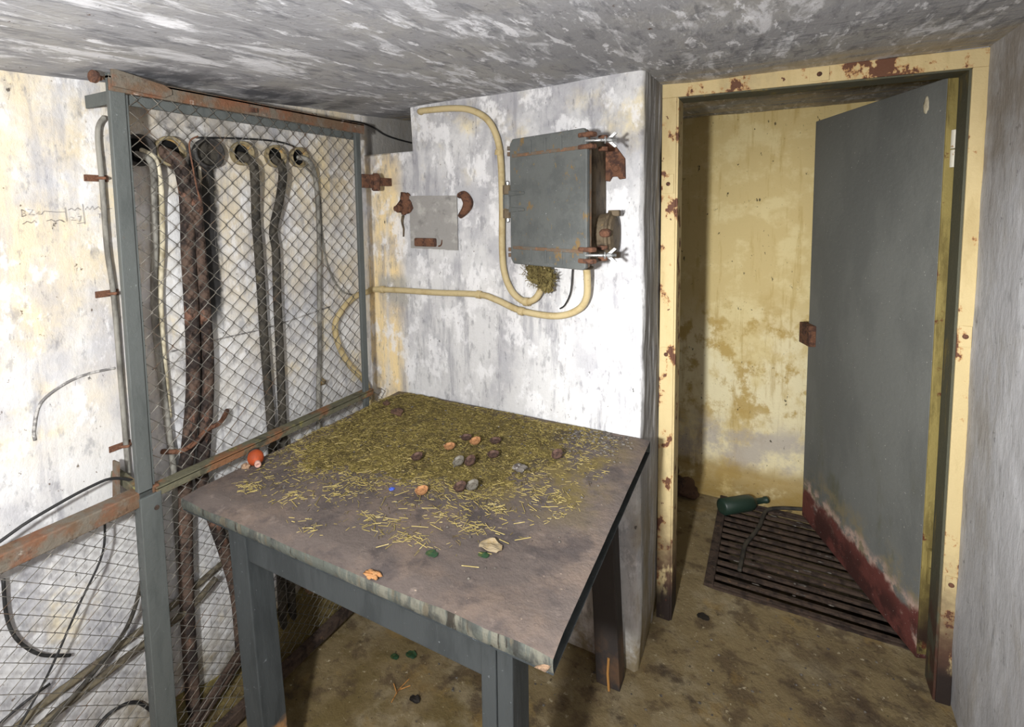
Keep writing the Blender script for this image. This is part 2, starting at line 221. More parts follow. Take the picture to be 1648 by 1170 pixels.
# ------------------------------------------------------------------ mesh helpers
class MB:
    def __init__(s): s.v = []; s.f = []; s.m = []
    def add(s, vs, fs, mi=0):
        k = len(s.v); s.v += [Vector(p) for p in vs]; s.f += [tuple(i+k for i in f) for f in fs]; s.m += [mi]*len(fs); return s
    def box(s, a, b, mi=0, rot=None, piv=None):
        x0, y0, z0 = a; x1, y1, z1 = b
        vs = [Vector(p) for p in ((x0, y0, z0), (x1, y0, z0), (x1, y1, z0), (x0, y1, z0), (x0, y0, z1), (x1, y0, z1), (x1, y1, z1), (x0, y1, z1))]
        if rot is not None:
            piv = Vector(piv); vs = [piv+rot @ (p-piv) for p in vs]
        return s.add(vs, [(0, 3, 2, 1), (4, 5, 6, 7), (0, 1, 5, 4), (1, 2, 6, 5), (2, 3, 7, 6), (3, 0, 4, 7)], mi)
    def beam(s, p, q, w, h, upv=(0, 0, 1), mi=0):
        p = Vector(p); q = Vector(q); d = (q-p).normalized(); sd = d.cross(Vector(upv)).normalized(); u = sd.cross(d)
        vs = []
        for o in (p, q):
            for a, b in ((-1, -1), (1, -1), (1, 1), (-1, 1)): vs.append(o+sd*a*w/2+u*b*h/2)
        return s.add(vs, [(3, 2, 1, 0), (4, 5, 6, 7), (0, 1, 5, 4), (1, 2, 6, 5), (2, 3, 7, 6), (3, 0, 4, 7)], mi)
    def hexa(s, bot, top, mi=0):
        return s.add(list(bot)+list(top), [(3, 2, 1, 0), (4, 5, 6, 7), (0, 1, 5, 4), (1, 2, 6, 5), (2, 3, 7, 6), (3, 0, 4, 7)], mi)
    def tube(s, pts, r, n=10, cap=True, mi=0, rfun=None):
        pts = [Vector(p) for p in pts]; k = len(pts); rings = []
        t = (pts[1]-pts[0]).normalized(); a = Vector((0, 0, 1)) if abs(t.z) < .9 else Vector((1, 0, 0)); u = (a-t*a.dot(t)).normalized()
        for i, p in enumerate(pts):
            t = (pts[min(i+1, k-1)]-pts[max(i-1, 0)]).normalized(); u = (u-t*u.dot(t)).normalized(); w_ = t.cross(u)
            rr = rfun(i/(k-1)) if rfun else r
            rings.append([p+(u*math.cos(2*math.pi*j/n)+w_*math.sin(2*math.pi*j/n))*rr for j in range(n)])
        vs = [p for rg in rings for p in rg]; fs = []
        for i in range(k-1):
            for j in range(n): fs.append((i*n+j, i*n+(j+1) % n, (i+1)*n+(j+1) % n, (i+1)*n+j))
        if cap: fs.append(tuple(range(n-1, -1, -1))); fs.append(tuple(range((k-1)*n, k*n)))
        return s.add(vs, fs, mi)
    def lathe(s, org, axis, prof, n=20, mi=0, ref=None):
        org = Vector(org); ax = Vector(axis).normalized(); a = Vector(ref) if ref else (Vector((0, 0, 1)) if abs(ax.z) < .9 else Vector((1, 0, 0))); u = (a-ax*a.dot(ax)).normalized(); w_ = ax.cross(u)
        vs = []; fs = []
        for h, r in prof:
            for j in range(n): vs.append(org+ax*h+(u*math.cos(2*math.pi*j/n)+w_*math.sin(2*math.pi*j/n))*r)
        for i in range(len(prof)-1):
            for j in range(n): fs.append((i*n+j, i*n+(j+1) % n, (i+1)*n+(j+1) % n, (i+1)*n+j))
        fs.append(tuple(range(n-1, -1, -1))); fs.append(tuple(range((len(prof)-1)*n, len(prof)*n)))
        return s.add(vs, fs, mi)
    def prism(s, poly, d, mi=0):
        poly = [Vector(p) for p in poly]; d = Vector(d); n = len(poly)
        vs = poly+[p+d for p in poly]; fs = [tuple(range(n-1, -1, -1)), tuple(range(n, 2*n))]+[(i, (i+1) % n, n+(i+1) % n, n+i) for i in range(n)]
        return s.add(vs, fs, mi)
    def grid(s, fn, nu, nv, skip=None, mi=0):
        vs = [fn(i/nu, j/nv) for j in range(nv+1) for i in range(nu+1)]; fs = []
        for j in range(nv):
            for i in range(nu):
                if skip and skip((i+.5)/nu, (j+.5)/nv): continue
                a = j*(nu+1)+i; fs.append((a, a+1, a+nu+2, a+nu+1))
        return s.add(vs, fs, mi)
    def blob(s, c, rad, seed=0, amp=.25, n=10, mi=0, fr=1.5):
        c = Vector(c); vs = []; fs = []; m = n*2
        for i in range(n+1):
            th = math.pi*i/n
            for j in range(m):
                ph = 2*math.pi*j/m; d = Vector((math.sin(th)*math.cos(ph), math.sin(th)*math.sin(ph), math.cos(th)))
                k = 1+amp*noise.noise(d*fr+Vector((seed*7.1, seed*3.3, seed)))*1.6
                vs.append(c+Vector((d.x*rad[0], d.y*rad[1], d.z*rad[2]))*k)
        for i in range(n):
            for j in range(m): fs.append((i*m+j, (i+1)*m+j, (i+1)*m+(j+1) % m, i*m+(j+1) % m))
        return s.add(vs, fs, mi)
    def build(s, name, mats, parent=None, smooth=False, bevel=0, loc=None, kind=None):
        if not isinstance(mats, (list, tuple)): mats = [mats]
        if parent is not None and loc is None: off = parent_world(parent)
        else: off = Vector(loc) if loc is not None else Vector((0, 0, 0))
        me = bpy.data.meshes.new(name); me.from_pydata([tuple(p-off) for p in s.v], [], s.f)
        for m in mats: me.materials.append(m)
        for p, mi in zip(me.polygons, s.m): p.material_index = mi; p.use_smooth = smooth
        me.update()
        o = bpy.data.objects.new(name, me); C.objects.link(o)
        if parent is not None: o.parent = parent
        elif loc is not None: o.location = off
        if bevel:
            b = o.modifiers.new('bevel', 'BEVEL'); b.width = bevel; b.segments = 2; b.limit_method = 'ANGLE'; b.angle_limit = .6
        if kind: o['kind'] = kind
        return o
def parent_world(o):
    v = Vector((0, 0, 0))
    while o is not None: v += o.location; o = o.parent
    return v
def tag(o, label=None, cat=None, group=None, kind=None):
    if label: o['label'] = label
    if cat: o['category'] = cat
    if group: o['group'] = group
    if kind: o['kind'] = kind
    return o
def empty(name, loc, label, cat, group=None, kind=None, rz=0):
    o = bpy.data.objects.new(name, None); C.objects.link(o); o.location = loc; o.rotation_euler = (0, 0, rz); o.empty_display_size = .1
    return tag(o, label, cat, group, kind)
def smoothpts(pts, per=6):
    P = [Vector(p) for p in pts]; out = []
    for i in range(len(P)-1):
        p0 = P[max(i-1, 0)]; p1 = P[i]; p2 = P[i+1]; p3 = P[min(i+2, len(P)-1)]
        for k in range(per):
            t = k/per; out.append(.5*((2*p1)+(p2-p0)*t+(2*p0-5*p1+4*p2-p3)*t*t+(3*p1-p0-3*p2+p3)*t*t*t))
    out.append(P[-1]); return out
def nz(p, f, seed=0): return noise.noise(Vector(p)*f+Vector((seed*5.3, seed*2.1, seed*9.7)))
def rough_surf(p, a=.006, f=4):
    v = noise.noise_vector(p*f)*a+noise.noise_vector(p*f*4+Vector((9, 3, 1)))*a*.35
    return p+v
# ------------------------------------------------------------------ setting
XL, XR, YF = -1.086, .836, -2.4          # left wall, right wall, wall behind the camera
YD, YC, HC = .44, 1.412, 1.95            # door wall back face, far corridor wall, corridor ceiling
def ceil_z(x, y):
    t = min(1, max(0, (x-XL)/(XR-XL))); yl = max(y, -2.0)
    zl = 1.88+.061*yl; zr = 1.90+.02*t
    return zl*(1-t)+(1.912)*t+.03*math.sin(math.pi*t)*(1 if y < 0 else .0)*0
def S(name, mb, mats, smooth=True): o = mb.build(name, mats, smooth=smooth); o['kind'] = 'structure'; return o
mb = MB(); mb.grid(lambda u, v: rough_surf(Vector((XL-.02+(XR-XL+.06)*u, YF+(.32-YF)*v, ceil_z(XL-.02+(XR-XL+.06)*u, YF+(.32-YF)*v))), .005), 60, 100)
mb.grid(lambda u, v: Vector((XL-.02+.3*u, .3+.16*v, ceil_z(XL+.3*u, .3+.16*v))), 4, 2)
tag(S('ceiling', mb, ceil_mat), 'low grey plastered bunker ceiling with white brush streaks')
mb = MB(); mb.grid(lambda u, v: rough_surf(Vector((XL, YF+(.46-YF)*u, -.03+2.0*v)), .005), 150, 80)
wl = tag(S('wall_left', mb, plaster_left), 'whitewashed left wall behind the wire mesh')
# old cable grooves filled with grey mortar
for pts, r in (([(-1.118, 1.0), (-1.118, 1.026), (-1.103, 1.079), (-1.059, 1.108), (-1.008, 1.12), (-.947, 1.118)], .006), ([(-.814, 1.125), (-.669, 1.128), (-.518, 1.126), (-.393, 1.133), (-.22, 1.148)], .005), ([(-.86, 1.09), (-.7, 1.10)], .004)):
    mb = MB(); mb.tube(smoothpts([(XL+.002-r*.3, y, z) for y, z in pts]), r*.55); mb.build('mortar_seam', seam_mat, wl, smooth=True)
# faint pencil scribble on the left wall
mb = MB()
def stroke(pts): mb.tube([(XL+.0045, -1.108+a*.155, 1.524-b*.04) for a, b in pts], .0005, n=4)
for st in ([(0, .2), (0, .6)], [(0, .2), (.04, .3), (.02, .4), (.05, .5), (0, .6)], [(.07, .2), (.13, .22), (.08, .5), (.15, .5)], [(.17, .45), (.20, .3), (.2, .5)], [(.22, .5), (.26, .3), (.4, .36), (.52, .36)], [(.52, .1), (.53, .9)], [(.56, .25), (.6, .15), (.64, .28), (.68, .12), (.72, .25)],
           [(.75, -.1), (.76, 1.1)], [(.78, .25), (.81, .05), (.84, .25), (.88, .02), (.9, .25), (.96, .05), (1.0, .25)], [(1.03, .22), (1.15, .18)], [(1.24, 0), (1.25, .8)], [(0, 1.0), (.05, .85), (.1, .95), (.14, .8), (.16, .95)], [(.28, .85), (.34, .78), (.38, .9), (.44, .8), (.5, .95), (.46, .8)], [(.58, .65), (.62, .7), (.59, .85), (.65, .85)], [(.68, .65), (.72, .6), (.69, .95)], [(.66, 1.05), (.76, 1.0)], [(.95, .5), (1.0, .5)], [(.975, .5), (.97, .75)]): stroke(st)
mb.build('pencil_scribble', pencil, wl)
# back wall: front face, rounded pillar corner, reveal running back to the door frame; cable notch at top left
prof = [(XL-.01+i*(1.086-.02)/52, 0.0) for i in range(53)]
prof += [(-.018+.018*math.sin(a*math.pi/10), .018-.018*math.cos(a*math.pi/10)) for a in range(1, 6)]
prof += [(0, .03+.01*i) for i in range(26)]
def bw(u, v):
    k = u*(len(prof)-1); i = min(int(k), len(prof)-2); t = k-i
    x = prof[i][0]*(1-t)+prof[i+1][0]*t; y = prof[i][1]*(1-t)+prof[i+1][1]*t
    z = -.03+1.97*v; p = rough_surf(Vector((x, y, z)), .005)
    if x > -.03:
        e = min(1, (x+.03)/.03); p += Vector((.004, -.003, 0))*nz((x*20, y*75, z*4), 1)*e+Vector((.003, 0, 0))*nz((x*30, y*160, z*8), 1, 3)*e
        foot = max(0, 1-z/.1); p += Vector((-.004, -.004, 0))*foot
    return p
def notch(u, v):
    k = u*(len(prof)-1); i = int(k)
    return prof[i][0] < -.86 and prof[i][1] <= 0 and -.03+1.97*v > 1.722
mb = MB(); mb.grid(bw, len(prof)-1, 98, skip=notch)
mb.box((-1.10, .002, 1.60), (-.84, .39, 1.722)); mb.box((-.852, .004, 1.70), (-.60, .39, 1.95)); mb.box((-1.1, .37, 1.6), (-.8, .42, 1.96))
wb = tag(S('wall_back', mb, plaster_back), 'whitewashed back wall ending in a rough pillar beside the door')
mb = MB(); mb.grid(lambda u, v: Vector((-.862+.212*u+.002*nz((u*8, v*8, 1), 1), -.0095-.001*nz((u*9, v*9, 4), 1), 1.357+.198*v+.003*nz((u*8, v*9, 2), 1)-.004*u)), 20, 20)
mb.box((-.858, -.008, 1.362), (-.655, .0, 1.549))
mb.build('bare_patch', grey_plaster, wb, smooth=False)
mb = MB(); mb.grid(lambda u, v: rough_surf(Vector((XR, YF+(YD-YF)*u, -.03+2.0*v)), .006), 90, 60)
tag(S('wall_right', mb, plaster_right), 'dim grey right wall beside the doorway')
mb = MB(); mb.box((XL-.1, YF-.1, -.1), (XR+.1, YF, 2.05)); tag(S('wall_front', mb, rubble_mat, False), 'plain wall behind the viewer')
# floor with the pit under the grating
GX0, GX1, GY0, GY1 = .135, .86, .515, 1.235
def fl(x0, x1, y0, y1, nx, ny):
    return lambda u, v: (lambda p: p+Vector((0, 0, .003*nz(p, 7)+.002*nz(p, 22)+.0015*nz(p, 60))))(Vector((x0+(x1-x0)*u, y0+(y1-y0)*v, 0)))
mb = MB()
for a in ((XL-.02, 1.3, YF, GY0, 110, 160), (XL-.02, GX0, GY0, YC+.02, 60, 40), (GX1, 1.3, GY0, YC+.02, 10, 20), (GX0, GX1, GY1, YC+.02, 30, 8)): mb.grid(fl(*a), a[4], a[5])
mb.box((GX0-.03, GY0-.03, -.36), (GX1+.03, GY1+.03, -.34))
for a, b in (((GX0-.03, GY0-.03, -.35), (GX0, GY1+.03, -.006)), ((GX1, GY0-.03, -.35), (GX1+.03, GY1+.03, -.006)), ((GX0, GY0-.03, -.35), (GX1, GY0, -.006)), ((GX0, GY1, -.35), (GX1, GY1+.03, -.006))): mb.box(a, b)
tag(S('floor', mb, floor_mat), 'stained brown concrete floor with an open pit under the grating')
# corridor beyond the door
mb = MB(); mb.grid(lambda u, v: rough_surf(Vector((-1.2+2.5*u, YC, -.03+2.02*v)), .005), 60, 60)
tag(S('wall_far', mb, plaster_far), 'cream and ochre peeling wall beyond the open door')
mb = MB(); mb.grid(lambda u, v: rough_surf(Vector((-1.2, YD-.1+(YC-YD+.12)*u, -.03+2.02*v)), .004), 10, 20); tag(S('wall_far_left', mb, plaster_far), 'dark corridor end wall on the left')
mb = MB(); mb.grid(lambda u, v: rough_surf(Vector((1.28, .2+(YC-.18)*u, -.03+2.02*v)), .004), 10, 20); tag(S('wall_far_right', mb, plaster_far), 'corridor end wall behind the steel door')
mb = MB(); mb.grid(lambda u, v: rough_surf(Vector((-1.25+2.6*u, .36+(YC-.33)*v, HC+.015)), .005), 60, 26); tag(S('ceiling', mb, ceil_mat), 'grey corridor ceiling beyond the door')
mb = MB(); mb.box((-1.25, .42, -.02), (.0, .46, 2.0)); mb.box((XR+.02, .34, -.02), (1.3, .46, 2.0)); mb.box((-.0, .34, 1.90), (1.3, .46, 2.0)); mb.box((XR+.012, -.02, -.02), (1.3, .34, 2.0))
mb.box((-.9, .395, 0), (.0, .44, 2.0))
tag(S('wall_door', mb, plaster_right, False), 'thick wall around the doorway')
mb = MB()
def fil(u, v):
    x = -1.1+2.35*u; r = .5*math.pi*v
    p = Vector((x, YC+.01-.20*(1-math.sin(r)), .085*(1-math.cos(r)))); return p+Vector((0, .008*nz(p, 6), .006*nz(p, 9)*(v > .05)))
mb.grid(fil, 70, 8); o = tag(S('trim_2', mb, plaster_far), 'sloping mortar fillet along the foot of the far wall')
# ------------------------------------------------------------------ door frame
fr = empty('trim_1', (0, .29, 0), 'cream painted steel door frame with rust chips', None, kind='structure')
fy = lambda x: .262+.064*(x/.836)
def fpart(name, x0, x1, z0, z1, d0, d1, mat, bev=.002, n=24):
    mb = MB()
    mb.hexa([Vector((x0, fy(x0)+d0, z0)), Vector((x1, fy(x1)+d0, z0)), Vector((x1, fy(x1)+d1, z0)), Vector((x0, fy(x0)+d1, z0))], [Vector((x0, fy(x0)+d0, z1)), Vector((x1, fy(x1)+d0, z1)), Vector((x1, fy(x1)+d1, z1)), Vector((x0, fy(x0)+d1, z1))])
    return mb.build(name, mat, fr, bevel=bev)
fpart('left_jamb', .004, .050, -.002, 1.862, 0, .016, yellow_paint); fpart('right_jamb', .803, .838, -.002, 1.862, 0, .016, yellow_paint); fpart('head', .004, .838, 1.862, 1.912, 0, .016, yellow_paint)
fpart('left_reveal', .046, .056, -.002, 1.866, .006, .10, yellow_paint); fpart('right_reveal', .797, .806, -.002, 1.866, .006, .10, olive_paint); fpart('head_reveal', .05, .805, 1.857, 1.866, .006, .10, olive_paint)
for (x, z, ww, h) in ((.027, 1.575, .036, .065), (.027, .985, .034, .05), (.45, 1.887, .05, .04), (.82, 1.12, .028, .06), (.822, .38, .026, .05)):
    mb = MB(); y = fy(x); mb.box((x-ww/2, y-.004, z-h/2), (x+ww/2, y+.004, z+h/2)); p = mb.build('anchor_plate', yellow_paint, fr, bevel=.001)
    mb = MB(); mb.lathe((x, y-.003, z), (0, -1, 0), [(0, .007), (.003, .007), (.005, .005), (.0055, .001)], n=10); mb.build('rivet', rust, p)
# ------------------------------------------------------------------ door
ang = math.atan2(.934, -.359)
door = empty('door_1', (.78, .443, 0), 'open grey steel door with red primer along the bottom edge', None, kind='structure', rz=ang)
W = .803
mb = MB(); mb.box((0.004, -.036, .03), (W, 0, 1.865)); leaf = MB()
leaf.v, leaf.f, leaf.m = mb.v, mb.f, mb.m
o = leaf.build('door_leaf', door_grey, None, bevel=.003); o.parent = door
def dpart(mb, name, mat, bevel=0, par=None, smooth=False):
    o = mb.build(name, mat, None, bevel=bevel, smooth=smooth); o.parent = par or door; return o
mb = MB(); mb.box((-.002, -.037, .05), (.004, .001, 1.868)); dpart(mb, 'edge_strip', strip_paint, .001)
for z in (1.60, .30):
    for k, (a, b) in enumerate(((0, .052), (.055, .11))):
        mb = MB(); mb.lathe((-.012, -.022, z+a), (0, 0, 1), [(0, .012), (.001, .014), (b-a-.001, .014), (b-a, .012)], n=16); dpart(mb, 'hinge_barrel', hinge_white if z > 1 else strip_paint, smooth=False)
mb = MB(); mb.box((W-.075, .0, .86), (W+.022, .03, .955)); pl = dpart(mb, 'latch_case', rust, .003)
mb = MB(); mb.lathe((W-.03, .029, .915), (0, 1, 0), [(0, .009), (.004, .009), (.006, .004), (.0065, .001)], n=12); dpart(mb, 'keyhole_boss', rust, par=pl)
mb = MB(); mb.box((W-.004, -.03, .88), (W+.028, -.004, .93)); dpart(mb, 'bolt_tongue', rust, .002)
mb = MB(); mb.blob((.09, .001, 1.80), (.012, .003, .025), 3); dpart(mb, 'cement_dab', cable_pale, smooth=True)
# ------------------------------------------------------------------ floor grating
gr = empty('floor_grating', (.5, .87, 0), 'rusty barred floor grating over the pit inside the doorway', 'grating')
n = 14
for i in range(n):
    y = GY0+.032+(GY1-GY0-.06)*i/(n-1); mb = MB(); dz = random.uniform(-.002, .002)
    mb.box((GX0+.03, y-.0105, -.008+dz), (GX1-.01, y+.0105, .004+dz)); mb.build('grate_bar', dark_rust, gr, bevel=.003)
for a, b in (((GX0+.002, GY0+.002, -.02), (GX0+.036, GY1-.002, .014)), ((GX1-.03, GY0+.002, -.02), (GX1-.002, GY1-.002, .008)), ((GX0+.03, GY0+.002, -.02), (GX1-.03, GY0+.014, .004)), ((GX0+.03, GY1-.014, -.02), (GX1-.03, GY1-.002, .006))):
    mb = MB(); mb.box(a, b); mb.build('grate_frame', dark_rust, gr, bevel=.002)
mb = MB(); random.seed(3)
for i in range(26):
    x = random.uniform(GX0+.05, .62); y = random.uniform(GY0+.08, GY1-.03)
    if x < .37 and y > .98: continue
    mb.blob((x, y, .0045), (random.uniform(.004, .016), random.uniform(.002, .005), .002), i, n=4)
tag(mb.build('mortar_crumbs', crumb_mat, loc=(.4, .9, 0)), 'pale mortar crumbs scattered on the rusty grating', 'debris', kind='stuff')
# bottle lying on grating corner
b0 = Vector((.155, 1.055, .046)); ax = (Vector((.318, 1.225, .035))-b0).normalized()
bt = empty('wine_bottle', (b0.x, b0.y, 0), 'dusty green glass wine bottle lying on the grating', 'bottle')
mb = MB(); Rb = .038
mb.lathe(b0, ax, [(0, .02), (.001, .030), (.006, Rb), (.15, Rb), (.17, .036), (.185, .029), (.195, .019), (.205, .0150), (.262, .0135), (.263, .0165), (.276, .0165), (.278, .012)], n=28)
mb.build('bottle_body', glass_green, bt, smooth=True)
mb = MB(); mb.tube(smoothpts([(.62, 1.30, .03), (.495, 1.262, .022), (.41, 1.235, .018), (.35, 1.185, .018), (.33, 1.10, .016), (.318, 1.02, .016), (.29, .92, .016), (.268, .84, .016), (.262, .75, .016), (.256, .655, .016)]), .0085)
tag(mb.build('loose_cable', cable_dark, smooth=True, loc=(.4, 1, 0)), 'dark cable trailing across the rusty grating', 'cable')
mb = MB(); mb.blob((-.04, 1.19, .035), (.07, .06, .05), 4, .4); tag(mb.build('rubble_stone', rubble_mat, smooth=True, loc=(-.04, 1.19, 0)), 'reddish rubble stone in the dark corner left of the doorway', 'stone')
mb = MB(); mb.blob((-.16, 1.27, .05), (.09, .08, .07), 9, .4); tag(mb.build('rubble_stone', rubble_mat, smooth=True, loc=(-.16, 1.27, 0)), 'larger rubble stone at the foot of the far wall, in shadow', 'stone')
# ------------------------------------------------------------------ wire mesh cage
FX = -.96; Y0, Y1 = -.955, -.16; ZT, ZM, ZB = 1.813, .828, .062
fence = empty('wire_mesh_screen', (FX, -.6, 0), 'grey steel framed wire mesh screen in front of the left wall cables', 'screen')
# the steel materials use coordinates from the screen's base
mb = MB(); mb.box((FX-.015, Y0-.020, .80), (FX+.0, Y0+.014, ZT+.006)); mb.build('front_post', steel_grey, fence, bevel=.002)
mb = MB(); mb.box((FX-.012, Y0+.0155, .84), (FX-.004, Y0+.021, ZT-.036)); mb.build('gate_stile', steel_grey, fence, bevel=.001)
mb = MB(); mb.box((FX-.025, Y0-.02, -.01), (FX+.006, Y0+.03, .822)); lp = mb.build('lower_post', steel_grey, fence, bevel=.002)
mb = MB(); mb.lathe((FX+.006, Y0+.016, .785), (1, 0, 0), [(0, .006), (.0015, .006), (.0025, .004)], n=10); mb.build('post_bolt', dark_rust, lp)
mb = MB(); mb.box((FX-.012, Y1-.025, ZB), (FX+.0, Y1+.0, ZT)); mb.build('rear_post', steel_grey, fence, bevel=.002)
mb = MB(); mb.box((FX-.004, Y0-.02, ZT-.034), (FX+.002, Y1+.02, ZT)); mb.box((FX-.028, Y0-.02, ZT-.006), (FX+.002, Y1+.02, ZT+.001)); mb.build('top_rail', steel_rust, fence, bevel=.001)
mb = MB(); mb.box((FX-.02, Y0+.022, ZT-.058), (FX-.012, Y1-.02, ZT-.034)); mb.build('gate_top_bar', steel_grey, fence, bevel=.001)
mb = MB(); mb.beam((FX-.006, -1.75, ZM-.01), (FX-.006, Y0+.02, ZM-.01), .012, .036); mb.box((FX-.04, -1.75, ZM+.002), (FX, Y0+.03, ZM+.010)); mb.build('middle_rail', steel_rust, fence, bevel=.003)
mb = MB(); mb.box((FX-.004, Y0+.02, ZM-.018), (FX+.004, Y1+.02, ZM+.002)); mb.box((FX-.03, Y0+.02, ZM-.002), (FX+.004, Y1+.02, ZM+.004)); mb.build('middle_rail', rail_olive, fence, bevel=.001)
mb = MB(); mb.box((FX-.02, -1.75, ZB-.02), (FX+.006, -.03, ZB+.016)); mb.build('bottom_rail', dark_rust, fence, bevel=.002)
mb = MB(); poly = [(FX+.008, Y0-.015, ZT+.016), (FX+.008, Y0-.015, ZT-.024), (FX+.008, Y0+.10, ZT-.030), (FX+.008, Y0+.118, ZT-.020), (FX+.008, Y0+.118, ZT-.008), (FX+.008, Y0+.10, ZT+.0)]
mb.prism(poly, (-.008, 0, 0)); mb.build('corner_strap', steel_rust, fence, bevel=.001)
mb = MB(); mb.lathe((FX-.01, Y0-.03, ZT-.008), (.3, -1, 0), [(0, .006), (.012, .006), (.013, .014), (.02, .014), (.022, .010)], n=12); mb.build('corner_bolt', rust, fence)
mb = MB(); mb.beam((FX-.02, Y0+.0, 1.772), (XL+.004, Y0-.012, 1.768), .006, .03); mb.build('wall_tie', steel_grey, fence, bevel=.001)
mb = MB(); mb.beam((FX-.02, Y0-.005, .83), (XL+.004, Y0-.012, .855), .02, .02); mb.build('wall_tie', rail_olive, fence, bevel=.002)
mb = MB(); mb.beam((-1.03, -.992, .80), (-1.03, -.985, .905), .004, .026, (1, 0, 0)); mb.build('tie_strap', steel_rust, fence)
mb = MB(); mb.box((FX-.012, Y1+.0, 1.585), (FX+.004, -.085, 1.635)); mb.build('hinge_lug', rust, fence, bevel=.004)
mb = MB(); mb.lathe((FX-.002, -.082, 1.575), (0, 0, 1), [(0, .010), (.004, .016), (.05, .018), (.06, .014), (.066, .008)], n=12); mb.beam((FX-.002, -.08, 1.61), (FX-.002, .0, 1.61), .02, .03); mb.build('wall_hinge', rust, fence)
mb = MB(); mb.box((FX+.006, -.62, ZT-.028), (FX+.014, -.60, ZT-.016)); mb.build('rail_rivet', rust, fence)
def chain(y0, y1, z0, z1, px, pz, name, skew=0, seed=0):
    """woven diamond mesh: every wire a zigzag that hooks round the next one"""
    mb = MB(); cols = int((y1-y0)/(px/2)); rows = int((z1-z0)/(pz/2))
    for c in range(cols):
        yc = y0+(c+.5)*px/2; pts = []
        for r_ in range(rows+1):
            sgn = 1 if (r_+c) % 2 else -1
            z = z1-r_*pz/2
            if z < z0-.001: break
            y = yc+sgn*(px/4+.0008); x = FX-.008+sgn*.0018
            y += .006*nz((0, yc*5, z*5), 1, seed); z2 = z+.005*nz((3, yc*5, z*5), 1, seed)
            y += skew*(z1-z)
            p = Vector((x, min(max(y, y0-.003), y1+.003), z2))
            pts.append(p)
        if len(pts) > 1: mb.tube(pts, .0015 if z0 > .5 else .0012, n=5, cap=False)
    return mb.build(name, wire_mat, fence, kind='stuff')
chain(Y0+.018, Y1-.022, ZM+.004, ZT-.022, .048, .046, 'chain_link_mesh')
chain(Y0+.034, -.04, ZB+.016, ZM-.016, .042, .035, 'chain_link_mesh', seed=2)
chain(-1.72, Y0-.03, ZB+.016, ZM-.02, .042, .035, 'chain_link_mesh', seed=3)
# bent copper wire hooked into the mesh
mb = MB(); mb.tube(smoothpts([(FX+.004, -.775, 1.70), (FX+.006, -.80, 1.68), (FX+.006, -.795, 1.62), (FX+.004, -.785, 1.56), (FX+.002, -.775, 1.53)]), .0022, n=6)
tag(mb.build('copper_wire', rust, smooth=True, loc=(FX, -.79, 1.6)), 'short bent copper wire hooked in the mesh near the top', 'wire')
# ------------------------------------------------------------------ duct sleeves and cables on the left wall
def cable(name, pts, r, mat, label, x=None, n=10, per=6, group=None, loc=None):
    P = [((x if x is not None else XL+.006+r), y, z) if len(q) == 2 else q for q in pts for (y, z) in [(q[-2], q[-1])]]
    mb = MB(); mb.tube(smoothpts(P, per), r, n=n)
    return tag(mb.build(name, mat, smooth=True, loc=loc or P[len(P)//2]), label, 'cable', group)
sl = [(-.862, 1.664, .040, sleeve_dark, 'leftmost black duct mouth in the left wall'), (-.782, 1.668, .040, sleeve_mat, 'second duct mouth from the left, two armoured cables leaving it'),
      (-.672, 1.672, .043, sleeve_dark, 'tarred duct mouth with the black stain below'), (-.562, 1.681, .036, sleeve_mat, 'rusty duct mouth right of the tarred one'),
      (-.440, 1.682, .036, sleeve_mat, 'pale duct mouth, second from the right'), (-.345, 1.686, .034, sleeve_mat, 'rightmost duct mouth with a thin grey cable')]
for i, (y, z, r, m, lab) in enumerate(sl):
    e = empty('duct_sleeve', (XL, y, z), lab, 'duct')
    mb = MB(); ax_ = Vector((1, -.1, 0))
    mb.lathe((XL-.01, y, z), ax_, [(0, r*.94), (.012, r*.95), (.030, r*1.02), (.038, r*1.0), (.040, r*.90), (.035, r*.80), (.0105, r*.76)], n=28)
    mb.build('collar', m, e, smooth=True)
    mb = MB(); mb.lathe((XL+.002, y, z), ax_, [(0, r*.78), (.004, r*.78)], n=24); mb.build('duct_mouth', black if m is not sleeve_dark or i == 0 else cable_dark, e)
def CP(pts, x0, x1, k=2):  # wall cable coming out of a duct: first points stand off the wall
    out = []
    for i, (y, z) in enumerate(pts): out.append((x0 if i == 0 else x1, y, z))
    return out
cable('wall_cable', [(-.934, 1.738), (-.951, 1.70), (-.950, 1.585), (-.950, 1.419), (-.943, 1.295), (-.941, 1.042), (-.94, .862), (-.938, .80)], .0062, cable_grey, 'thin grey cable clipped to the wall left of the screen post')
for z, y in ((1.590, -.948), (1.308, -.943), (.917, -.940)):
    e = None; mb = MB(); mb.box((XL-.002, y-.035, z-.008), (XL+.004, y+.016, z+.008)); mb.tube([(XL+.003, y-.011, z), (XL+.016, y-.008, z), (XL+.0235, y, z), (XL+.016, y+.008, z), (XL+.003, y+.011, z)], .004, n=6)
    tag(mb.build('cable_clip', rust, bevel=.001, loc=(XL, y, z)), {1.590: 'top rusty clip on the grey cable beside the post', 1.308: 'middle rusty clip on the grey cable beside the post', .917: 'lowest rusty clip on the grey cable beside the post'}[z], 'clip', 'cable clips left of the post')
cable('wall_cable', [(XL-.01, -0.866, 1.660), (XL+0.038, -0.850, 1.640), (XL+0.038, -0.841, 1.600), (XL+0.018, -0.835, 1.525), (XL+0.018, -0.841, 1.403), (XL+0.018, -0.848, 1.330), (XL+0.018, -0.852, 1.215), (XL+0.018, -0.844, 1.045), (XL+0.018, -0.836, 0.904), (XL+0.018, -0.831, 0.823), (XL+0.018, -0.830, 0.500), (XL+0.018, -0.830, 0.100)], .0085, cable_grey, 'grey cable leaving the leftmost duct and hanging straight down')
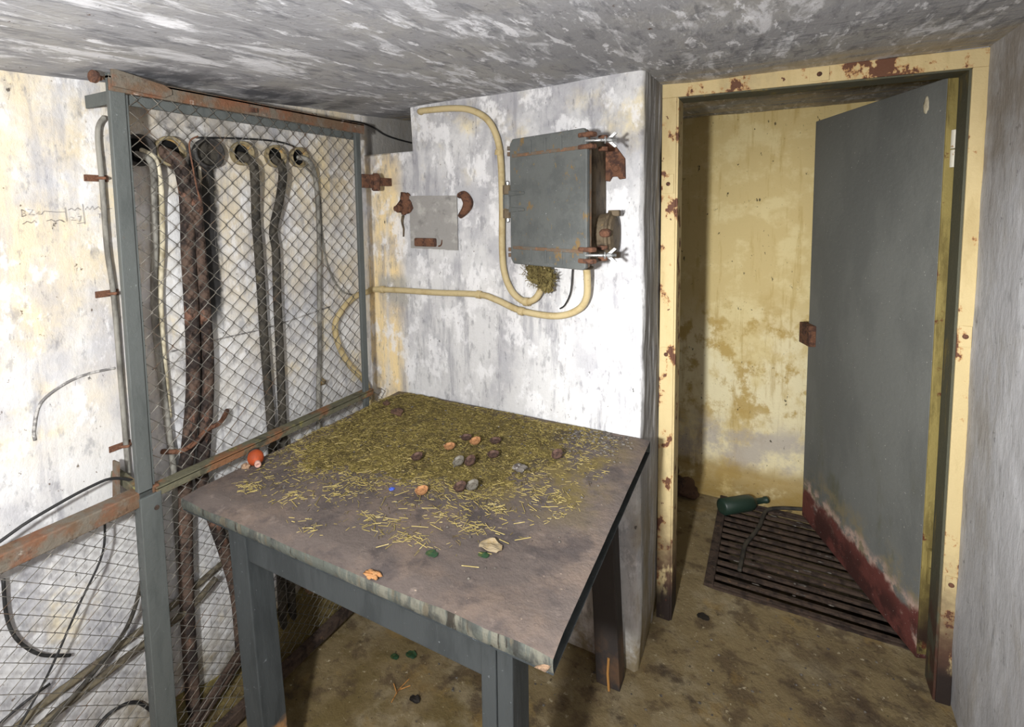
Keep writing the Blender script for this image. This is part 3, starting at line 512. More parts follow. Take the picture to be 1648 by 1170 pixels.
cable('wall_cable', [(XL-.01, -0.855, 1.672), (XL+0.034, -0.836, 1.645), (XL+0.034, -0.825, 1.590), (XL+0.014, -0.813, 1.525), (XL+0.014, -0.820, 1.402), (XL+0.014, -0.829, 1.328), (XL+0.014, -0.834, 1.246), (XL+0.014, -0.834, 1.100), (XL+0.014, -0.830, 0.950)], .0075, cable_pale, 'pale cable beside the grey one from the leftmost duct')
cable('wall_cable', [(XL-.01, -0.810, 1.671), (XL+0.050, -0.785, 1.640), (XL+0.050, -0.768, 1.575), (XL+0.030, -0.755, 1.491), (XL+0.030, -0.759, 1.397), (XL+0.030, -0.760, 1.233), (XL+0.030, -0.763, 1.110), (XL+0.030, -0.772, 0.989), (XL+0.030, -0.793, 0.854), (XL+0.030, -0.809, 0.754), (XL+0.030, -0.825, 0.400), (XL+0.030, -0.825, 0.090)], .0185, cable_arm, 'left of the two thick rusty armoured cables', n=12)
cable('wall_cable', [(XL-.01, -0.793, 1.660), (XL+0.050, -0.757, 1.605), (XL+0.050, -0.742, 1.530), (XL+0.030, -0.729, 1.456), (XL+0.030, -0.727, 1.395), (XL+0.030, -0.723, 1.226), (XL+0.030, -0.722, 1.100), (XL+0.030, -0.730, 0.975), (XL+0.030, -0.748, 0.835), (XL+0.030, -0.758, 0.729), (XL+0.030, -0.700, 0.477), (XL+0.030, -0.674, 0.321), (XL+0.030, -0.670, 0.110)], .0175, cable_arm, 'right of the two thick rusty armoured cables', n=12)
mb = MB(); mb.tube(smoothpts([(XL+.004, -.85, .86), (XL+.05, -.825, .862), (XL+.062, -.79, .875), (XL+.058, -.755, .895), (XL+.058, -.715, .90), (XL+.04, -.685, .91), (XL+.02, -.665, .912)]), .007, n=8)
tag(mb.build('pipe_clamp', rust, smooth=True, loc=(XL, -.75, .88)), 'rusty saddle clamp across the two armoured cables', 'clamp')
cable('wall_cable', [(XL-.01, -0.570, 1.679), (XL+0.038, -0.550, 1.656), (XL+0.038, -0.541, 1.600), (XL+0.018, -0.529, 1.486), (XL+0.018, -0.526, 1.378), (XL+0.018, -0.523, 1.229), (XL+0.018, -0.521, 1.068), (XL+0.018, -0.512, 0.776), (XL+0.018, -0.505, 0.400), (XL+0.018, -0.505, 0.080)], .0135, cable_dark, 'dark cable from the rusty duct mouth, left of its twin', n=12)
cable('wall_cable', [(XL-.01, -0.452, 1.684), (XL+0.038, -0.437, 1.645), (XL+0.038, -0.450, 1.550), (XL+0.018, -0.466, 1.444), (XL+0.018, -0.460, 1.373), (XL+0.018, -0.464, 1.220), (XL+0.018, -0.464, 1.054), (XL+0.018, -0.467, 0.780), (XL+0.018, -0.465, 0.400), (XL+0.018, -0.465, 0.080)], .0135, cable_dark, 'dark cable from the pale duct mouth, right of its twin', n=12)
cable('wall_cable', [(XL-.01, -.345, 1.688), (XL+.03, -.325, 1.68), (XL+.025, -.292, 1.645), (XL+.012, -.268, 1.569), (XL+.010, -.265, 1.413), (XL+.010, -.274, 1.235), (XL+.010, -.284, 1.009), (XL+.010, -.30, .83), (XL+.010, -.31, .5)], .0085, cable_grey, 'thin grey cable dropping from the rightmost duct')
cable('wall_cable', [(XL+.008, -.33, 1.665), (XL+.010, -.28, 1.625), (XL+.006, -.250, 1.55), (XL+.006, -.246, 1.42), (XL+.006, -.225, 1.30), (XL+.006, -.16, 1.20), (XL+.006, -.06, 1.165)], .003, cable_grey, 'hair thin wire curving beside the thin grey cable')
cable('wall_cable', [(XL+.005, -.70, 1.715), (XL+.006, -.55, 1.728), (XL+.006, -.43, 1.732), (XL+.008, -.36, 1.722), (XL+.012, -.33, 1.70)], .003, cable_black, 'thin black wire running just above the duct mouths')
mb = MB(); mb.lathe((XL-.002, -.285, .885), (1, 0, 0), [(0, .016), (.012, .016), (.016, .01), (.03, .009), (.032, .004)], n=10); tag(mb.build('cable_clip', sleeve_mat, loc=(XL, -.285, .885)), 'round cast clip on the thin grey cable above the table', 'clip')
# notch wire
cable('notch_wire', [(XL+.012, -.20, 1.835), (XL+.012, -.05, 1.845), (XL+.010, .04, 1.838), (XL+.010, .12, 1.815), (XL+.008, .22, 1.805), (XL+.006, .34, 1.80)], .0035, cable_black, 'black wire entering the notch at the top left of the back wall')
# lower left cables
cable('hanging_cable', [(-1.199, .73), (-1.200, .66), (-1.194, .61), (-1.178, .565), (-1.146, .515), (-1.095, .473)], .0036, cable_black, 'black cable bent in a hook behind the lower mesh', x=XL+.02)
cable('hanging_cable', [(-1.02, .80), (-1.03, .70), (-1.086, .605), (-1.153, .49), (-1.224, .40), (-1.29, .32)], .0026, cable_black, 'straight thin black wire slanting behind the lower mesh', x=XL+.060)
cable('hanging_cable', [(-.937, .80), (-.936, .70), (-.937, .63), (-.952, .55), (-.988, .475), (-1.046, .43), (-1.12, .39), (-1.25, .33)], .0052, cable_dark, 'dark cable sweeping in an arc beside the lower post', x=XL+.052)
cable('hanging_cable', [(-1.14, .445), (-1.19, .44), (-1.25, .425), (-1.35, .40)], .003, cable_black, 'short black cable end low behind the mesh', x=XL+.03)
cable('cable_run', [(-.50, .47), (-.69, .455), (-.814, .431), (-.924, .417), (-1.006, .410), (-1.086, .402), (-1.158, .395), (-1.26, .37), (-1.5, .33)], .0085, bundle_mat, 'upper grey brown cable of the run crossing behind the lower post', x=XL+.014)
cable('cable_run', [(-.74, .437), (-.814, .405), (-.924, .392), (-1.006, .386), (-1.086, .378), (-1.158, .37), (-1.26, .345), (-1.5, .30)], .009, bundle_mat, 'lower grey brown cable of the run crossing behind the lower post', x=XL+.036)
cable('hanging_cable', [(XL+.02, -1.10, .20), (XL+.02, -1.058, .25), (XL+.02, -1.017, .262), (XL+.02, -.967, .240), (XL+.02, -.925, .17), (XL+.02, -.91, .12)], .004, cable_black, 'black cable looping out of the earth at the bottom left')
cable('rail_cable', [(FX-.05, -1.70, .80), (FX-.05, -1.30, .825), (FX-.05, -1.16, .86), (FX-.05, -1.05, .878), (FX-.055, -.99, .868), (FX-.065, -.90, .80)], .0034, cable_black, 'black cable draped over the rusty middle rail')
for k, (dy, r) in enumerate(((0, .012), (.04, .010))):
    cable('floor_pipe', [(-1.03+.01*k, -.90+dy, .06), (-1.02, -.80+dy, .125), (-1.02, -.70+dy, .185), (-1.01, -.62+dy, .24)], r, dark_rust, ('left' if k == 0 else 'right')+' rusty pipe leaning on the mossy earth behind the mesh')
# mossy earth heap along the left wall
def mound(u, v):
    y = -1.06+1.05*u; x = XL-.01+.108*v
    h = (.145+.05*nz((0, y, 0), 5)+.06*math.exp(-((y+.35)/.12)**2))*max(0, 1-v)**1.1*min(1, u*6)
    p = Vector((x, y, h)); return p+Vector((0, 0, (.012*nz(p, 14)+.008*nz(p, 40))*(1-v)))+Vector((0, 0, -.004*(v > .95)))
mb = MB(); mb.grid(mound, 90, 16); tag(mb.build('earth_heap', mound_mat, smooth=True, loc=(XL, -.5, 0)), 'mossy brown earth heaped between the left wall and the mesh', 'earth', kind='stuff')
mb = MB(); mb.blob((-1.04, -.40, .20), (.028, .036, .03), 2, .35); tag(mb.build('pale_stone', stone_mat, smooth=True, loc=(-1.04, -.40, .18)), 'pale stone resting on the earth heap behind the mesh', 'stone')
# ------------------------------------------------------------------ conduits on the back wall
def conduit(pts, label, group=None):
    mb = MB(); mb.tube(smoothpts(pts, 8), .0112, n=14)
    return tag(mb.build('cream_conduit', conduit_mat, smooth=True, loc=pts[len(pts)//2]), label, 'conduit')
c1 = conduit([(-.80, -.006, 1.860), (-.784, -.018, 1.862), (-.65, -.02, 1.856), (-.574, -.02, 1.84), (-.514, -.02, 1.802), (-.479, -.02, 1.739), (-.466, -.02, 1.659), (-.463, -.02, 1.513), (-.465, -.02, 1.365), (-.457, -.02, 1.279), (-.427, -.022, 1.217), (-.381, -.025, 1.188), (-.342, -.03, 1.200), (-.317, -.036, 1.234), (-.304, -.05, 1.275), (-.30, -.06, 1.32)], 'cream conduit bending down past the left side of the grey box')
c2 = conduit([(XL+.016, -.01, 1.178), (-1.049, -.02, 1.187), (-.923, -.02, 1.192), (-.748, -.02, 1.194), (-.562, -.02, 1.199), (-.487, -.02, 1.184), (-.404, -.02, 1.156), (-.303, -.02, 1.146), (-.238, -.02, 1.154), (-.186, -.026, 1.182), (-.160, -.04, 1.224), (-.152, -.06, 1.284), (-.152, -.07, 1.318)], 'cream conduit running level across the back wall below the box')
c3 = conduit([(XL+.016, -.012, 1.178), (XL+.015, -.099, 1.169), (XL+.015, -.175, 1.126), (XL+.015, -.21, 1.074), (XL+.015, -.192, .992), (XL+.015, -.14, .906), (XL+.015, -.053, .805), (XL+.015, -.03, .7)], 'cream conduit looping down the left wall behind the mesh')
def saddle(p, ax, par, rr=.0145):
    mb = MB(); mb.lathe(Vector(p)-Vector(ax)*.009, ax, [(0, rr-.001), (.001, rr), (.017, rr), (.018, rr-.001)], n=14); mb.build('saddle_clip', conduit_mat, par, smooth=False)
saddle((-.472, -.02, 1.69), (.15, 0, 1), c1); saddle((-.375, -.025, 1.188), (1, 0, 0), c1); saddle((-1.0, -.02, 1.19), (1, 0, .05), c2); saddle((-.56, -.02, 1.199), (1, 0, -.1), c2); saddle((-.395, -.02, 1.153), (1, 0, -.2), c2)
mb = MB(); mb.box((-.386, -.020, 1.171), (-.364, .0, 1.186)); mb.build('twin_bracket', conduit_mat, c1, bevel=.004)
mb = MB(); mb.tube(smoothpts([(-.212, -.02, 1.33), (-.214, -.02, 1.299), (-.221, -.018, 1.23), (-.243, -.010, 1.185), (-.262, -.006, 1.170)]), .0025, n=6); tag(mb.build('thin_wire', cable_black, smooth=True, loc=(-.22, -.02, 1.23)), 'thin black wire hanging below the grey junction box', 'wire')
# ------------------------------------------------------------------ junction box
jb = empty('junction_box', (-.24, 0, 1.32), 'grey cast iron junction box with rusty bolted lid on the back wall', 'junction box')
mb = MB(); mb.box((-.375, -.115, 1.335), (-.110, -.002, 1.700)); mb.build('box_body', box_brown, jb, bevel=.006)
L0 = Vector((-.380, -.105, 0)); L1 = Vector((-.098, -.205, 0)); du = (L1-L0).normalized(); LW = (L1-L0).length; dn = Vector((du.y, -du.x, 0))  # dn points out to the room
if dn.y > 0: dn = -dn
def lp_(u, z, d=0): return L0+du*u+dn*d+Vector((0, 0, z))
Z0, Z1 = 1.326, 1.716
outl = [(0, Z0+.016), (.012, Z0), (LW-.016, Z0), (LW-.006, Z0+.006), (LW-.004, Z0+.03), (LW-.002, Z0+.05), (LW, Z0+.06), (LW, Z1-.06), (LW-.002, Z1-.05), (LW-.004, Z1-.012), (LW-.012, Z1), (.012, Z1), (0, Z1-.016)]
mb = MB(); mb.prism([lp_(u, z) for u, z in outl], dn*.014); lid = mb.build('lid', box_grey, jb, bevel=.003)
mb = MB(); mb.prism([lp_(u*.985+.002, (z-1.52)*.99+1.52, -.012) for u, z in outl], dn*.0125); mb.build('lid_rim', box_edge, lid, bevel=.002)
for z in (Z0+.052, Z1-.052):
    mb = MB(); mb.prism([lp_(.012, z-.005, .013), lp_(LW-.012, z-.005, .013), lp_(LW-.012, z+.005, .013), lp_(.012, z+.005, .013)], dn*.003); mb.build('lid_rib', box_edge, lid, bevel=.001)
    for u in (.09, .15, .21):
        zz = z+(.02 if z > 1.5 else -.02)
        mb = MB(); mb.prism([lp_(u-.003, zz-.02, .013), lp_(u+.003, zz-.02, .013), lp_(u+.003, zz+.02, .013), lp_(u-.003, zz+.02, .013)], dn*.004); mb.build('lid_rib', box_grey, lid, bevel=.001)
for z in (1.468, 1.488, 1.555, 1.575)[::3] if False else (1.497, 1.548):
    mb = MB(); mb.prism([lp_(-.022, z-.010, .008), lp_(.065, z-.004, .0135), lp_(.065, z+.004, .0135), lp_(-.022, z+.010, .008)], dn*.006); mb.build('hinge_strap', box_grey, lid, bevel=.002)
for a, b, m in ((1.470, 1.498, box_brown), (1.499, 1.545, box_grey), (1.546, 1.575, box_brown)):
    mb = MB(); mb.lathe(lp_(-.018, a, .006), (0, 0, 1), [(0, .015), (.001, .016), (b-a-.001, .016), (b-a, .015)], n=14); mb.build('hinge_knuckle', m, jb)
mb = MB(); mb.lathe(lp_(-.018, 1.456, .006), (0, 0, 1), [(0, .004), (.004, .007), (.012, .007), (.013, .004), (.12, .004), (.121, .007), (.129, .007), (.133, .004)], n=8); mb.build('hinge_pin', zinc, jb)
mb = MB(); mb.box((-.40, -.07, 1.50), (-.37, -.0, 1.545)); mb.build('hinge_bracket', box_brown, jb, bevel=.004)
for z in (Z0+.035, Z1-.035):     # small lugs on the left edge
    for dz in (-.009, .009):
        mb = MB(); mb.lathe(lp_(-.008, z+dz-.006, .004), (0, 0, 1), [(0, .009), (.012, .009)], n=10); mb.build('lid_lug', box_edge, jb)
for z, top in ((Z1-.035, True), (Z0+.042, False)):  # clamp ears and swing bolts on the right edge
    for dz in (-.016, .016):
        mb = MB(); mb.prism([lp_(LW-.022, z+dz-.006, -.004), lp_(LW+.012, z+dz-.007, -.006), lp_(LW+.022, z+dz-.004, -.002), lp_(LW+.022, z+dz+.004, .01), lp_(LW+.012, z+dz+.007, .018), lp_(LW-.022, z+dz+.006, .018)][:6], Vector((0, 0, .0))+dn*.0+Vector((0, 0, 0.0001)))
        mb = MB(); mb.hexa([lp_(LW-.03, z+dz-.007, -.008), lp_(LW+.02, z+dz-.007, -.008), lp_(LW+.02, z+dz-.007, .018), lp_(LW-.03, z+dz-.007, .018)], [lp_(LW-.03, z+dz+.007, -.008), lp_(LW+.02, z+dz+.007, -.008), lp_(LW+.02, z+dz+.007, .018), lp_(LW-.03, z+dz+.007, .018)]); mb.build('clamp_ear', rust, jb, bevel=.005)
        mb = MB(); mb.lathe((-.085, -.125, z+dz-.006), (0, 0, 1), [(0, .012), (.001, .014), (.011, .014), (.012, .012)], n=12); mb.build('body_lug', rust, jb)
    a = lp_(LW-.008, z, .012); d = Vector((.93, .36, .0))
    b = a+d*.085; mb = MB(); mb.tube([a, b], .0042, n=10); sb = mb.build('swing_bolt', zinc, jb, smooth=True)
    mb = MB(); mb.lathe(a+d*.052, d, [(0, .009), (.002, .010), (.004, .009)], n=14); mb.build('washer', zinc, sb)
    c = a+d*.060; sgn = Vector((0, 0, 1))
    mb = MB(); mb.lathe(c, d, [(0, .008), (.012, .006), (.014, .004)], n=12)
    for s in (-1, 1):
        q = [c+d*.001+sgn*s*.004, c+d*.012+sgn*s*.004, c+d*.026+sgn*s*.017, c+d*.020+sgn*s*.021, c+d*.012+sgn*s*.014]
        mb.prism([p-dn*.002 for p in q], dn*.004)
    mb.build('wing_nut', zinc, sb)
mb = MB(); mb.lathe((-.075, -.135, 1.418), (0, -.3, 1), [(0, .012), (.004, .016), (.012, .017), (.018, .012), (.02, .006)], n=12); mb.build('body_lug', rust, jb)
mb = MB(); mb.prism([(-.112, -.012, 1.70), (-.092, -.012, 1.70), (-.052, -.012, 1.645), (-.050, -.012, 1.585), (-.068, -.012, 1.583), (-.074, -.012, 1.592), (-.090, -.012, 1.592), (-.098, -.012, 1.578), (-.112, -.012, 1.580)], (0, .012, 0)); mt = mb.build('mounting_foot', rust, jb, bevel=.002)
mb = MB(); mb.lathe((-.078, -.012, 1.615), (0, -1, 0), [(0, .014), (.003, .014), (.0032, .010), (.010, .010), (.012, .006)], n=6); mb.build('mounting_bolt', rust, mt)
g = MB(); g.lathe((-.112, -.062, 1.420), (1, 0, 0), [(0, .058), (.006, .060), (.028, .064), (.030, .069), (.038, .069), (.040, .060), (.046, .056), (.050, .040)], n=28); gl = g.build('side_gland', box_brown, jb, bevel=.001)
for s in (-1, 1):
    mb = MB(); mb.box((-.085, -.075, 1.420+s*.062-.009), (-.052, -.050, 1.420+s*.062+.009)); mb.build('gland_bolt', box_brown, gl, bevel=.003)
mb = MB(); mb.lathe((-.152, -.07, 1.312), (0, 0, 1), [(0, .018), (.004, .022), (.008, .022), (.010, .016), (.026, .016)], n=16); mb.build('conduit_gland', box_brown, jb)
mb = MB(); random.seed(5)
mb.blob((-.302, -.06, 1.285), (.038, .028, .034), 3, .4, n=12, fr=3); mb.blob((-.285, -.06, 1.255), (.02, .02, .024), 5, .4, fr=3); mb.blob((-.33, -.06, 1.305), (.026, .024, .018), 6, .4, fr=3)
for i in range(500):
    d = Vector((random.gauss(0, 1), random.gauss(0, 1), random.gauss(0, 1))).normalized(); c = Vector((-.300, -.06, 1.28)); p = c+Vector((d.x*.042, d.y*.030, d.z*.038))
    if random.random() < .3: p += Vector((-.025, 0, .022))
    q = p+Vector((random.gauss(0, 1), random.gauss(0, 1), random.gauss(0, 1)))*.008
    mb.beam(p, q, .0012, .0012)
tag(mb.build('moss_clump', moss_mat, loc=(-.3, -.06, 1.28)), 'clump of dry yellow moss under the grey box', 'moss', kind='stuff')
# rusty remains of a removed box around the bare patch
e = empty('wall_lug', (-.895, -.008, 1.515), 'rusty lug with a bolt stub, left of the bare grey patch', 'bracket', 'rusty lugs around the grey patch')
mb = MB(); mb.blob((-.885, -.006, 1.525), (.032, .010, .038), 4, .5); mb.build('lug_plate', rust, e, smooth=True)
mb = MB(); mb.lathe((-.905, -.004, 1.508), (-.2, -1, 0), [(0, .016), (.02, .016), (.024, .010), (.032, .010), (.034, .004)], n=12); mb.build('bolt_stub', rust, e)
mb = MB(); mb.tube([(-.898, -.004, 1.48), (-.898, -.012, 1.462), (-.900, -.008, 1.45), (-.893, -.010, 1.43), (-.898, -.006, 1.40)], .005, n=6, rfun=lambda t: .006-.003*t); mb.build('rust_drip', box_brown, e, smooth=True)
e = empty('wall_lug', (-.628, -.008, 1.515), 'broken rusty lug right of the bare grey patch', 'bracket', 'rusty lugs around the grey patch')
mb = MB(); mb.tube(smoothpts([(-.645, -.006, 1.55), (-.62, -.010, 1.55), (-.602, -.012, 1.525), (-.612, -.012, 1.50), (-.64, -.008, 1.475)]), .014, n=8, rfun=lambda t: .009+.010*math.sin(math.pi*t)); mb.build('lug_plate', rust, e, smooth=True)
e = empty('wall_lug', (-.79, -.008, 1.38), 'flat rusty bar at the foot of the bare grey patch', 'bracket', 'rusty lugs around the grey patch')
mb = MB(); mb.box((-.842, -.016, 1.364), (-.742, -.002, 1.396)); mb.build('lug_plate', rust, e, bevel=.005)
mb = MB(); mb.tube(smoothpts([(-.735, -.008, 1.366), (-.722, -.010, 1.372), (-.718, -.008, 1.39)]), .003, n=6); mb.build('bent_wire', rust, e, smooth=True)
# ------------------------------------------------------------------ table
TZ = .789
tb = empty('work_table', (-.94, -.88, 0), 'old grey painted wooden table littered with straw', 'table')
cor = [(-.947, -.882), (.055, -.876), (.032, -.018), (-.935, -.018)]
def tpt(u, v):
    a = Vector(cor[0]).lerp(Vector(cor[1]), u); b = Vector(cor[3]).lerp(Vector(cor[2]), u); p = a.lerp(b, v); return p
def ttop(u, v):
    p = tpt(u, v); e = min(u, 1-u, v, 1-v)
    x = p.x; y = p.y
    wear = .009*max(0, 1-v*20)*(1+1.0*nz((x*9, 0, 0), 1, 2))+.003*max(0, 1-u*22)+.002*max(0, 1-(1-u)*25)
    return Vector((x, y, TZ-wear+.0012*nz((x, y, 0), 9)+.0006*nz((x, y, 0), 40)))
NU, NV = 80, 70
mb = MB(); mb.grid(ttop, NU, NV)
def edge(f0, n):
    def fn(u, v):
        t = f0(u); p = Vector((t.x, t.y, t.z)); lowz = .752
        q = Vector((p.x, p.y, lowz)); r = p.lerp(q, v)
        return r
    return fn
def fe(u, v):
    t = ttop(u, 0); q = t.lerp(Vector((t.x, t.y, .750)), v); q.y += .004*v*v-.002*math.sin(v*3.1)+(.002*nz((q.x*28, 0, 0), 1, 1) if 0 < v < 1 else 0); return q
mb.grid(fe, NU, 5, mi=1)
mb.grid(lambda u, v: ttop(1, u).lerp(Vector((ttop(1, u).x-.014, ttop(1, u).y, .752)), v), NV, 3, mi=1)  # right edge slopes inward, so the shape itself turns this face dark
mb.grid(lambda u, v: ttop(0, u).lerp(Vector((ttop(0, u).x+.003, ttop(0, u).y, .752)), v), NV, 3, mi=1)
mb.grid(lambda u, v: ttop(u, 1).lerp(Vector((ttop(u, 1).x, ttop(u, 1).y, .752)), v), NU, 2, mi=1)
mb.grid(lambda u, v: Vector((*tpt(u, v), .7515)), 4, 4, mi=2)
mb.build('tabletop', [table_top, table_edge, table_leg], tb, smooth=False)
def leg(x0, x1, y0, y1, dx, dy, mat, ztop=.752):
    mb = MB(); mb.hexa([Vector((x0+dx, y0+dy, 0)), Vector((x1+dx, y0+dy, 0)), Vector((x1+dx, y1+dy, 0)), Vector((x0+dx, y1+dy, 0))], [Vector((x0, y0, ztop)), Vector((x1, y0, ztop)), Vector((x1, y1, ztop)), Vector((x0, y1, ztop))])
    return mb.build('leg', mat, tb, bevel=.003)
leg(-.815, -.750, -.85, -.780, .045, 0, table_leg)
fl_ = leg(-.095, -.064, -.85, -.782, 0, 0, table_leg)
mb = MB(); mb.box((-.062, -.85, 0), (-.031, -.782, .752)); mb.build('leg_cheek', table_leg, tb, bevel=.002)
bl = leg(-.145, -.07, -.10, -.035, .035, 0, leg_shadow_wood); leg(-.88, -.81, -.10, -.035, 0, 0, leg_shadow_wood)
mb = MB(); mb.tube([(-.07, -.102, .10), (-.072, -.105, .05), (-.066, -.112, .002)], .004, n=6); mb.build('wood_splinter', bare_wood, tb)
mb = MB(); mb.hexa([(.022, -.8775, .7525), (.042, -.8775, .7525), (.042, -.865, .7525), (.026, -.866, .7525)], [(.036, -.8805, .764), (.0515, -.8800, .768), (.050, -.865, .768), (.04, -.866, .764)]); mb.build('split_corner', stone_mat, tb)
mb = MB(); mb.box((-.750, -.845, .657), (-.095, -.815, .752)); mb.build('apron', table_leg, tb, bevel=.002)
mb = MB(); mb.box((-.058, -.782, .657), (-.035, -.10, .752)); mb.build('apron', table_leg, tb, bevel=.002)
mb = MB(); mb.box((-.812, -.78, .657), (-.788, -.10, .752)); mb.build('apron', table_leg, tb, bevel=.002)
mb = MB(); mb.box((-.81, -.085, .657), (-.145, -.06, .752)); mb.build('apron', table_leg, tb, bevel=.002)
mb = MB()
for i in range(9): mb.blob((-.325+random.uniform(-.012, .012), -.868+random.uniform(-.008, .006), TZ-.002), (.010, .006, .003), i, .5, n=5)
mb.build('flaked_patch', orange_chip, tb, smooth=True)
# straw and hay dust on the table
def inside(x, y, poly):
    c = False; n = len(poly); j = n-1
    for i in range(n):
        xi, yi = poly[i]; xj, yj = poly[j]
        if (yi > y) != (yj > y) and x < (xj-xi)*(y-yi)/(yj-yi)+xi: c = not c
        j = i
    return c
def pdist(x, y, poly):
    d = 9; n = len(poly)
    for i in range(n):
        ax_, ay = poly[i]; bx, by = poly[(i+1) % n]; t = max(0, min(1, ((x-ax_)*(bx-ax_)+(y-ay)*(by-ay))/((bx-ax_)**2+(by-ay)**2)))
        d = min(d, math.hypot(x-ax_-(bx-ax_)*t, y-ay-(by-ay)*t))
    return d if inside(x, y, poly) else -d
dense = [(-.925, -.56), (-.925, -.12), (-.89, -.022), (-.55, -.022), (-.373, -.022), (-.16, -.022), (-.13, -.12), (-.14, -.281), (-.178, -.454), (-.289, -.545), (-.45, -.575), (-.56, -.60), (-.773, -.661)]
loose = [(-.93, -.76), (-.706, -.80), (-.456, -.815), (-.251, -.78), (-.10, -.68), (-.035, -.416), (-.02, -.10), (-.02, -.03), (-.9, -.03), (-.93, -.1)]
def heap_h(x, y):
    d = pdist(x, y, dense)+.04*nz((x, y, 0), 9)
    if d <= 0: return 0
    return min(1, d/.16)*.013*(1-.4*max(0, (x+.4)/.4))*(1+.5*nz((x, y, 2), 14))+.012*math.exp(-((x+.80)/.13)**2-((y+.12)/.12)**2)
mb = MB(); G = 150; idx = {}
for j in range(G+1):
    for i in range(G+1):
        x = -.93+.92*i/G; y = -.74+.722*j/G; h = heap_h(x, y)
        idx[i, j] = (Vector((x, y, TZ-.003+h+(.004*nz((x, y, 0), 70)+.003*nz((x, y, 3), 30) if h > .002 else 0))), h)
vmap = {}; vs = []; fs = []
for j in range(G):
    for i in range(G):
        q = [(i, j), (i+1, j), (i+1, j+1), (i, j+1)]
        if max(idx[k][1] for k in q) <= .0005: continue
        for k in q:
            if k not in vmap: vmap[k] = len(vs); vs.append(idx[k][0])
        fs.append(tuple(vmap[k] for k in q))
mb.add(vs, fs)
tag(mb.build('hay_heap', heap_mat, smooth=True, loc=(-.93, -.74, TZ)), 'low heap of olive hay dust spread over the rear of the table', 'hay', kind='stuff')
random.seed(11); mb = MB()
def blade(x, y, z, L, wd, yaw, pit, mi):
    d = Vector((math.cos(yaw)*math.cos(pit), math.sin(yaw)*math.cos(pit), math.sin(pit))); s = Vector((-math.sin(yaw), math.cos(yaw), 0))*wd*.5; u = Vector((0, 0, wd*.7)); c = Vector((x, y, z)); a = c-d*L/2; b = c+d*L/2
    k = len(mb.v); mb.v += [a-s, a+s, a+u, b-s, b+s, b+u]; mb.f += [(k, k+1, k+4, k+3), (k+1, k+2, k+5, k+4), (k+2, k, k+3, k+5)]; mb.m += [mi]*3
cnt = 0
while cnt < 17000:
    x = random.uniform(-.94, .0); y = random.uniform(-.80, -.022)
    dd = pdist(x, y, dense)+.05*nz((x, y, 0), 8)
    if dd > 0: pr = 1 if x < -.25 else .6
    else:
        if not inside(x, y, loose): continue
        pr = max(0, .42*math.exp(dd/.06)+.75*max(0, nz((x, y, 5), 9)-.08))*(1-.3*(x > -.2))
    if random.random() > pr: continue
    h = heap_h(x, y); ins = dd > .02
    L_ = random.uniform(.004, .010) if ins else random.uniform(.004, .017)
    mi = random.choices([0, 1, 2], [8, 2, 3] if ins else [5, 4, 2])[0]
    blade(x, y, TZ+max(0, h-.003)+random.uniform(.0005, .003), L_, random.uniform(.0007, .0016), random.uniform(0, 6.3), random.gauss(0, .25 if ins else .08), mi); cnt += 1
for i in range(50):
    x = random.uniform(-.85, -.1); y = random.uniform(-.8, -.45); blade(x, y, TZ+max(0, heap_h(x, y)-.002)+.003, random.uniform(.02, .042), .0017, random.gauss(.1, .8), random.gauss(0, .05), 1)
for cx, cy in [(-0.446, -0.731), (-0.319, -0.758), (-0.681, -0.752), (-0.612, -0.683), (-0.099, -0.444), (-0.225, -0.653), (-0.165, -0.447), (-0.824, -0.778), (-0.3, -0.64), (-0.547, -0.825), (-0.21, -0.563)]:
    nn = random.randint(20, 55)
    for i in range(nn):
        x = cx+random.gauss(0, .026); y = cy+random.gauss(0, .016)
        if y < -.86 or x > .03: continue
        blade(x, y, TZ+max(0, heap_h(x, y)-.002)+random.uniform(.001, .004), random.uniform(.006, .024), random.uniform(.0009, .0019), random.gauss(.3, .9), random.gauss(0, .12), random.choice((1, 1, 1, 0)))
tag(mb.build('loose_straw', straw_mats, loc=(-.93, -.74, TZ)), 'chopped yellow straw scattered over the tabletop', 'straw', kind='stuff')
mb = MB()
for i in range(260):
    x = random.gauss(-.11, .06); y = random.gauss(-.07, .05)
    if x > -.0 or y > -.025 or x < -.3: continue
    r = random.uniform(.002, .006); mb.blob((x, y, TZ+heap_h(x, y)+.001), (r, r*random.uniform(.5, 1), r*.5), i, .4, n=4)
for i in range(140):
    x = random.uniform(-.75, -.02); y = random.uniform(-.8, -.1); r = random.uniform(.0015, .004); mb.blob((x, y, TZ+max(0, heap_h(x, y)-.002)+.001), (r, r, r*.6), i, .4, n=4)
tag(mb.build('plaster_crumbs', crumb_mat, smooth=True, loc=(-.1, -.1, TZ)), 'grey plaster crumbs in the rear right corner of the table', 'debris', kind='stuff')
# bottle caps
capinfo = [(-.51, -.47, 0, .5, 'brown bottle cap with a blue fleck, left of the others in the straw'), (-.467, -.37, 1, .25, 'tan bottle cap lying rearmost left in the straw'), (-.411, -.314, 1, .6, 'tan bottle cap tilted, rear centre of the straw'), (-.328, -.358, 0, .3, 'dark ring shaped bottle cap, rear right in the straw'),
           (-.390, -.440, 2, 1.0, 'grey bottle cap standing on edge in mid straw'), (-.362, -.424, 0, 1.2, 'brown bottle cap standing on edge against the grey one'), (-.409, -.589, 1, .35, 'large tan and brown bottle cap at the front edge of the straw'), (-.329, -.534, 0, .7, 'dark bottle cap tilted at the front edge of the straw'), (-.302, -.516, 2, .9, 'grey bottle cap beside the dark tilted one'), (-.365, -.275, 0, .2, 'faint brown bottle cap half buried at the rear of the straw'), (-.172, -.262, 0, 1.1, 'brown bottle cap on edge at the right side of the straw'), (-.455, -.295, 0, .15, 'dark bottle cap half buried behind the tan caps')]
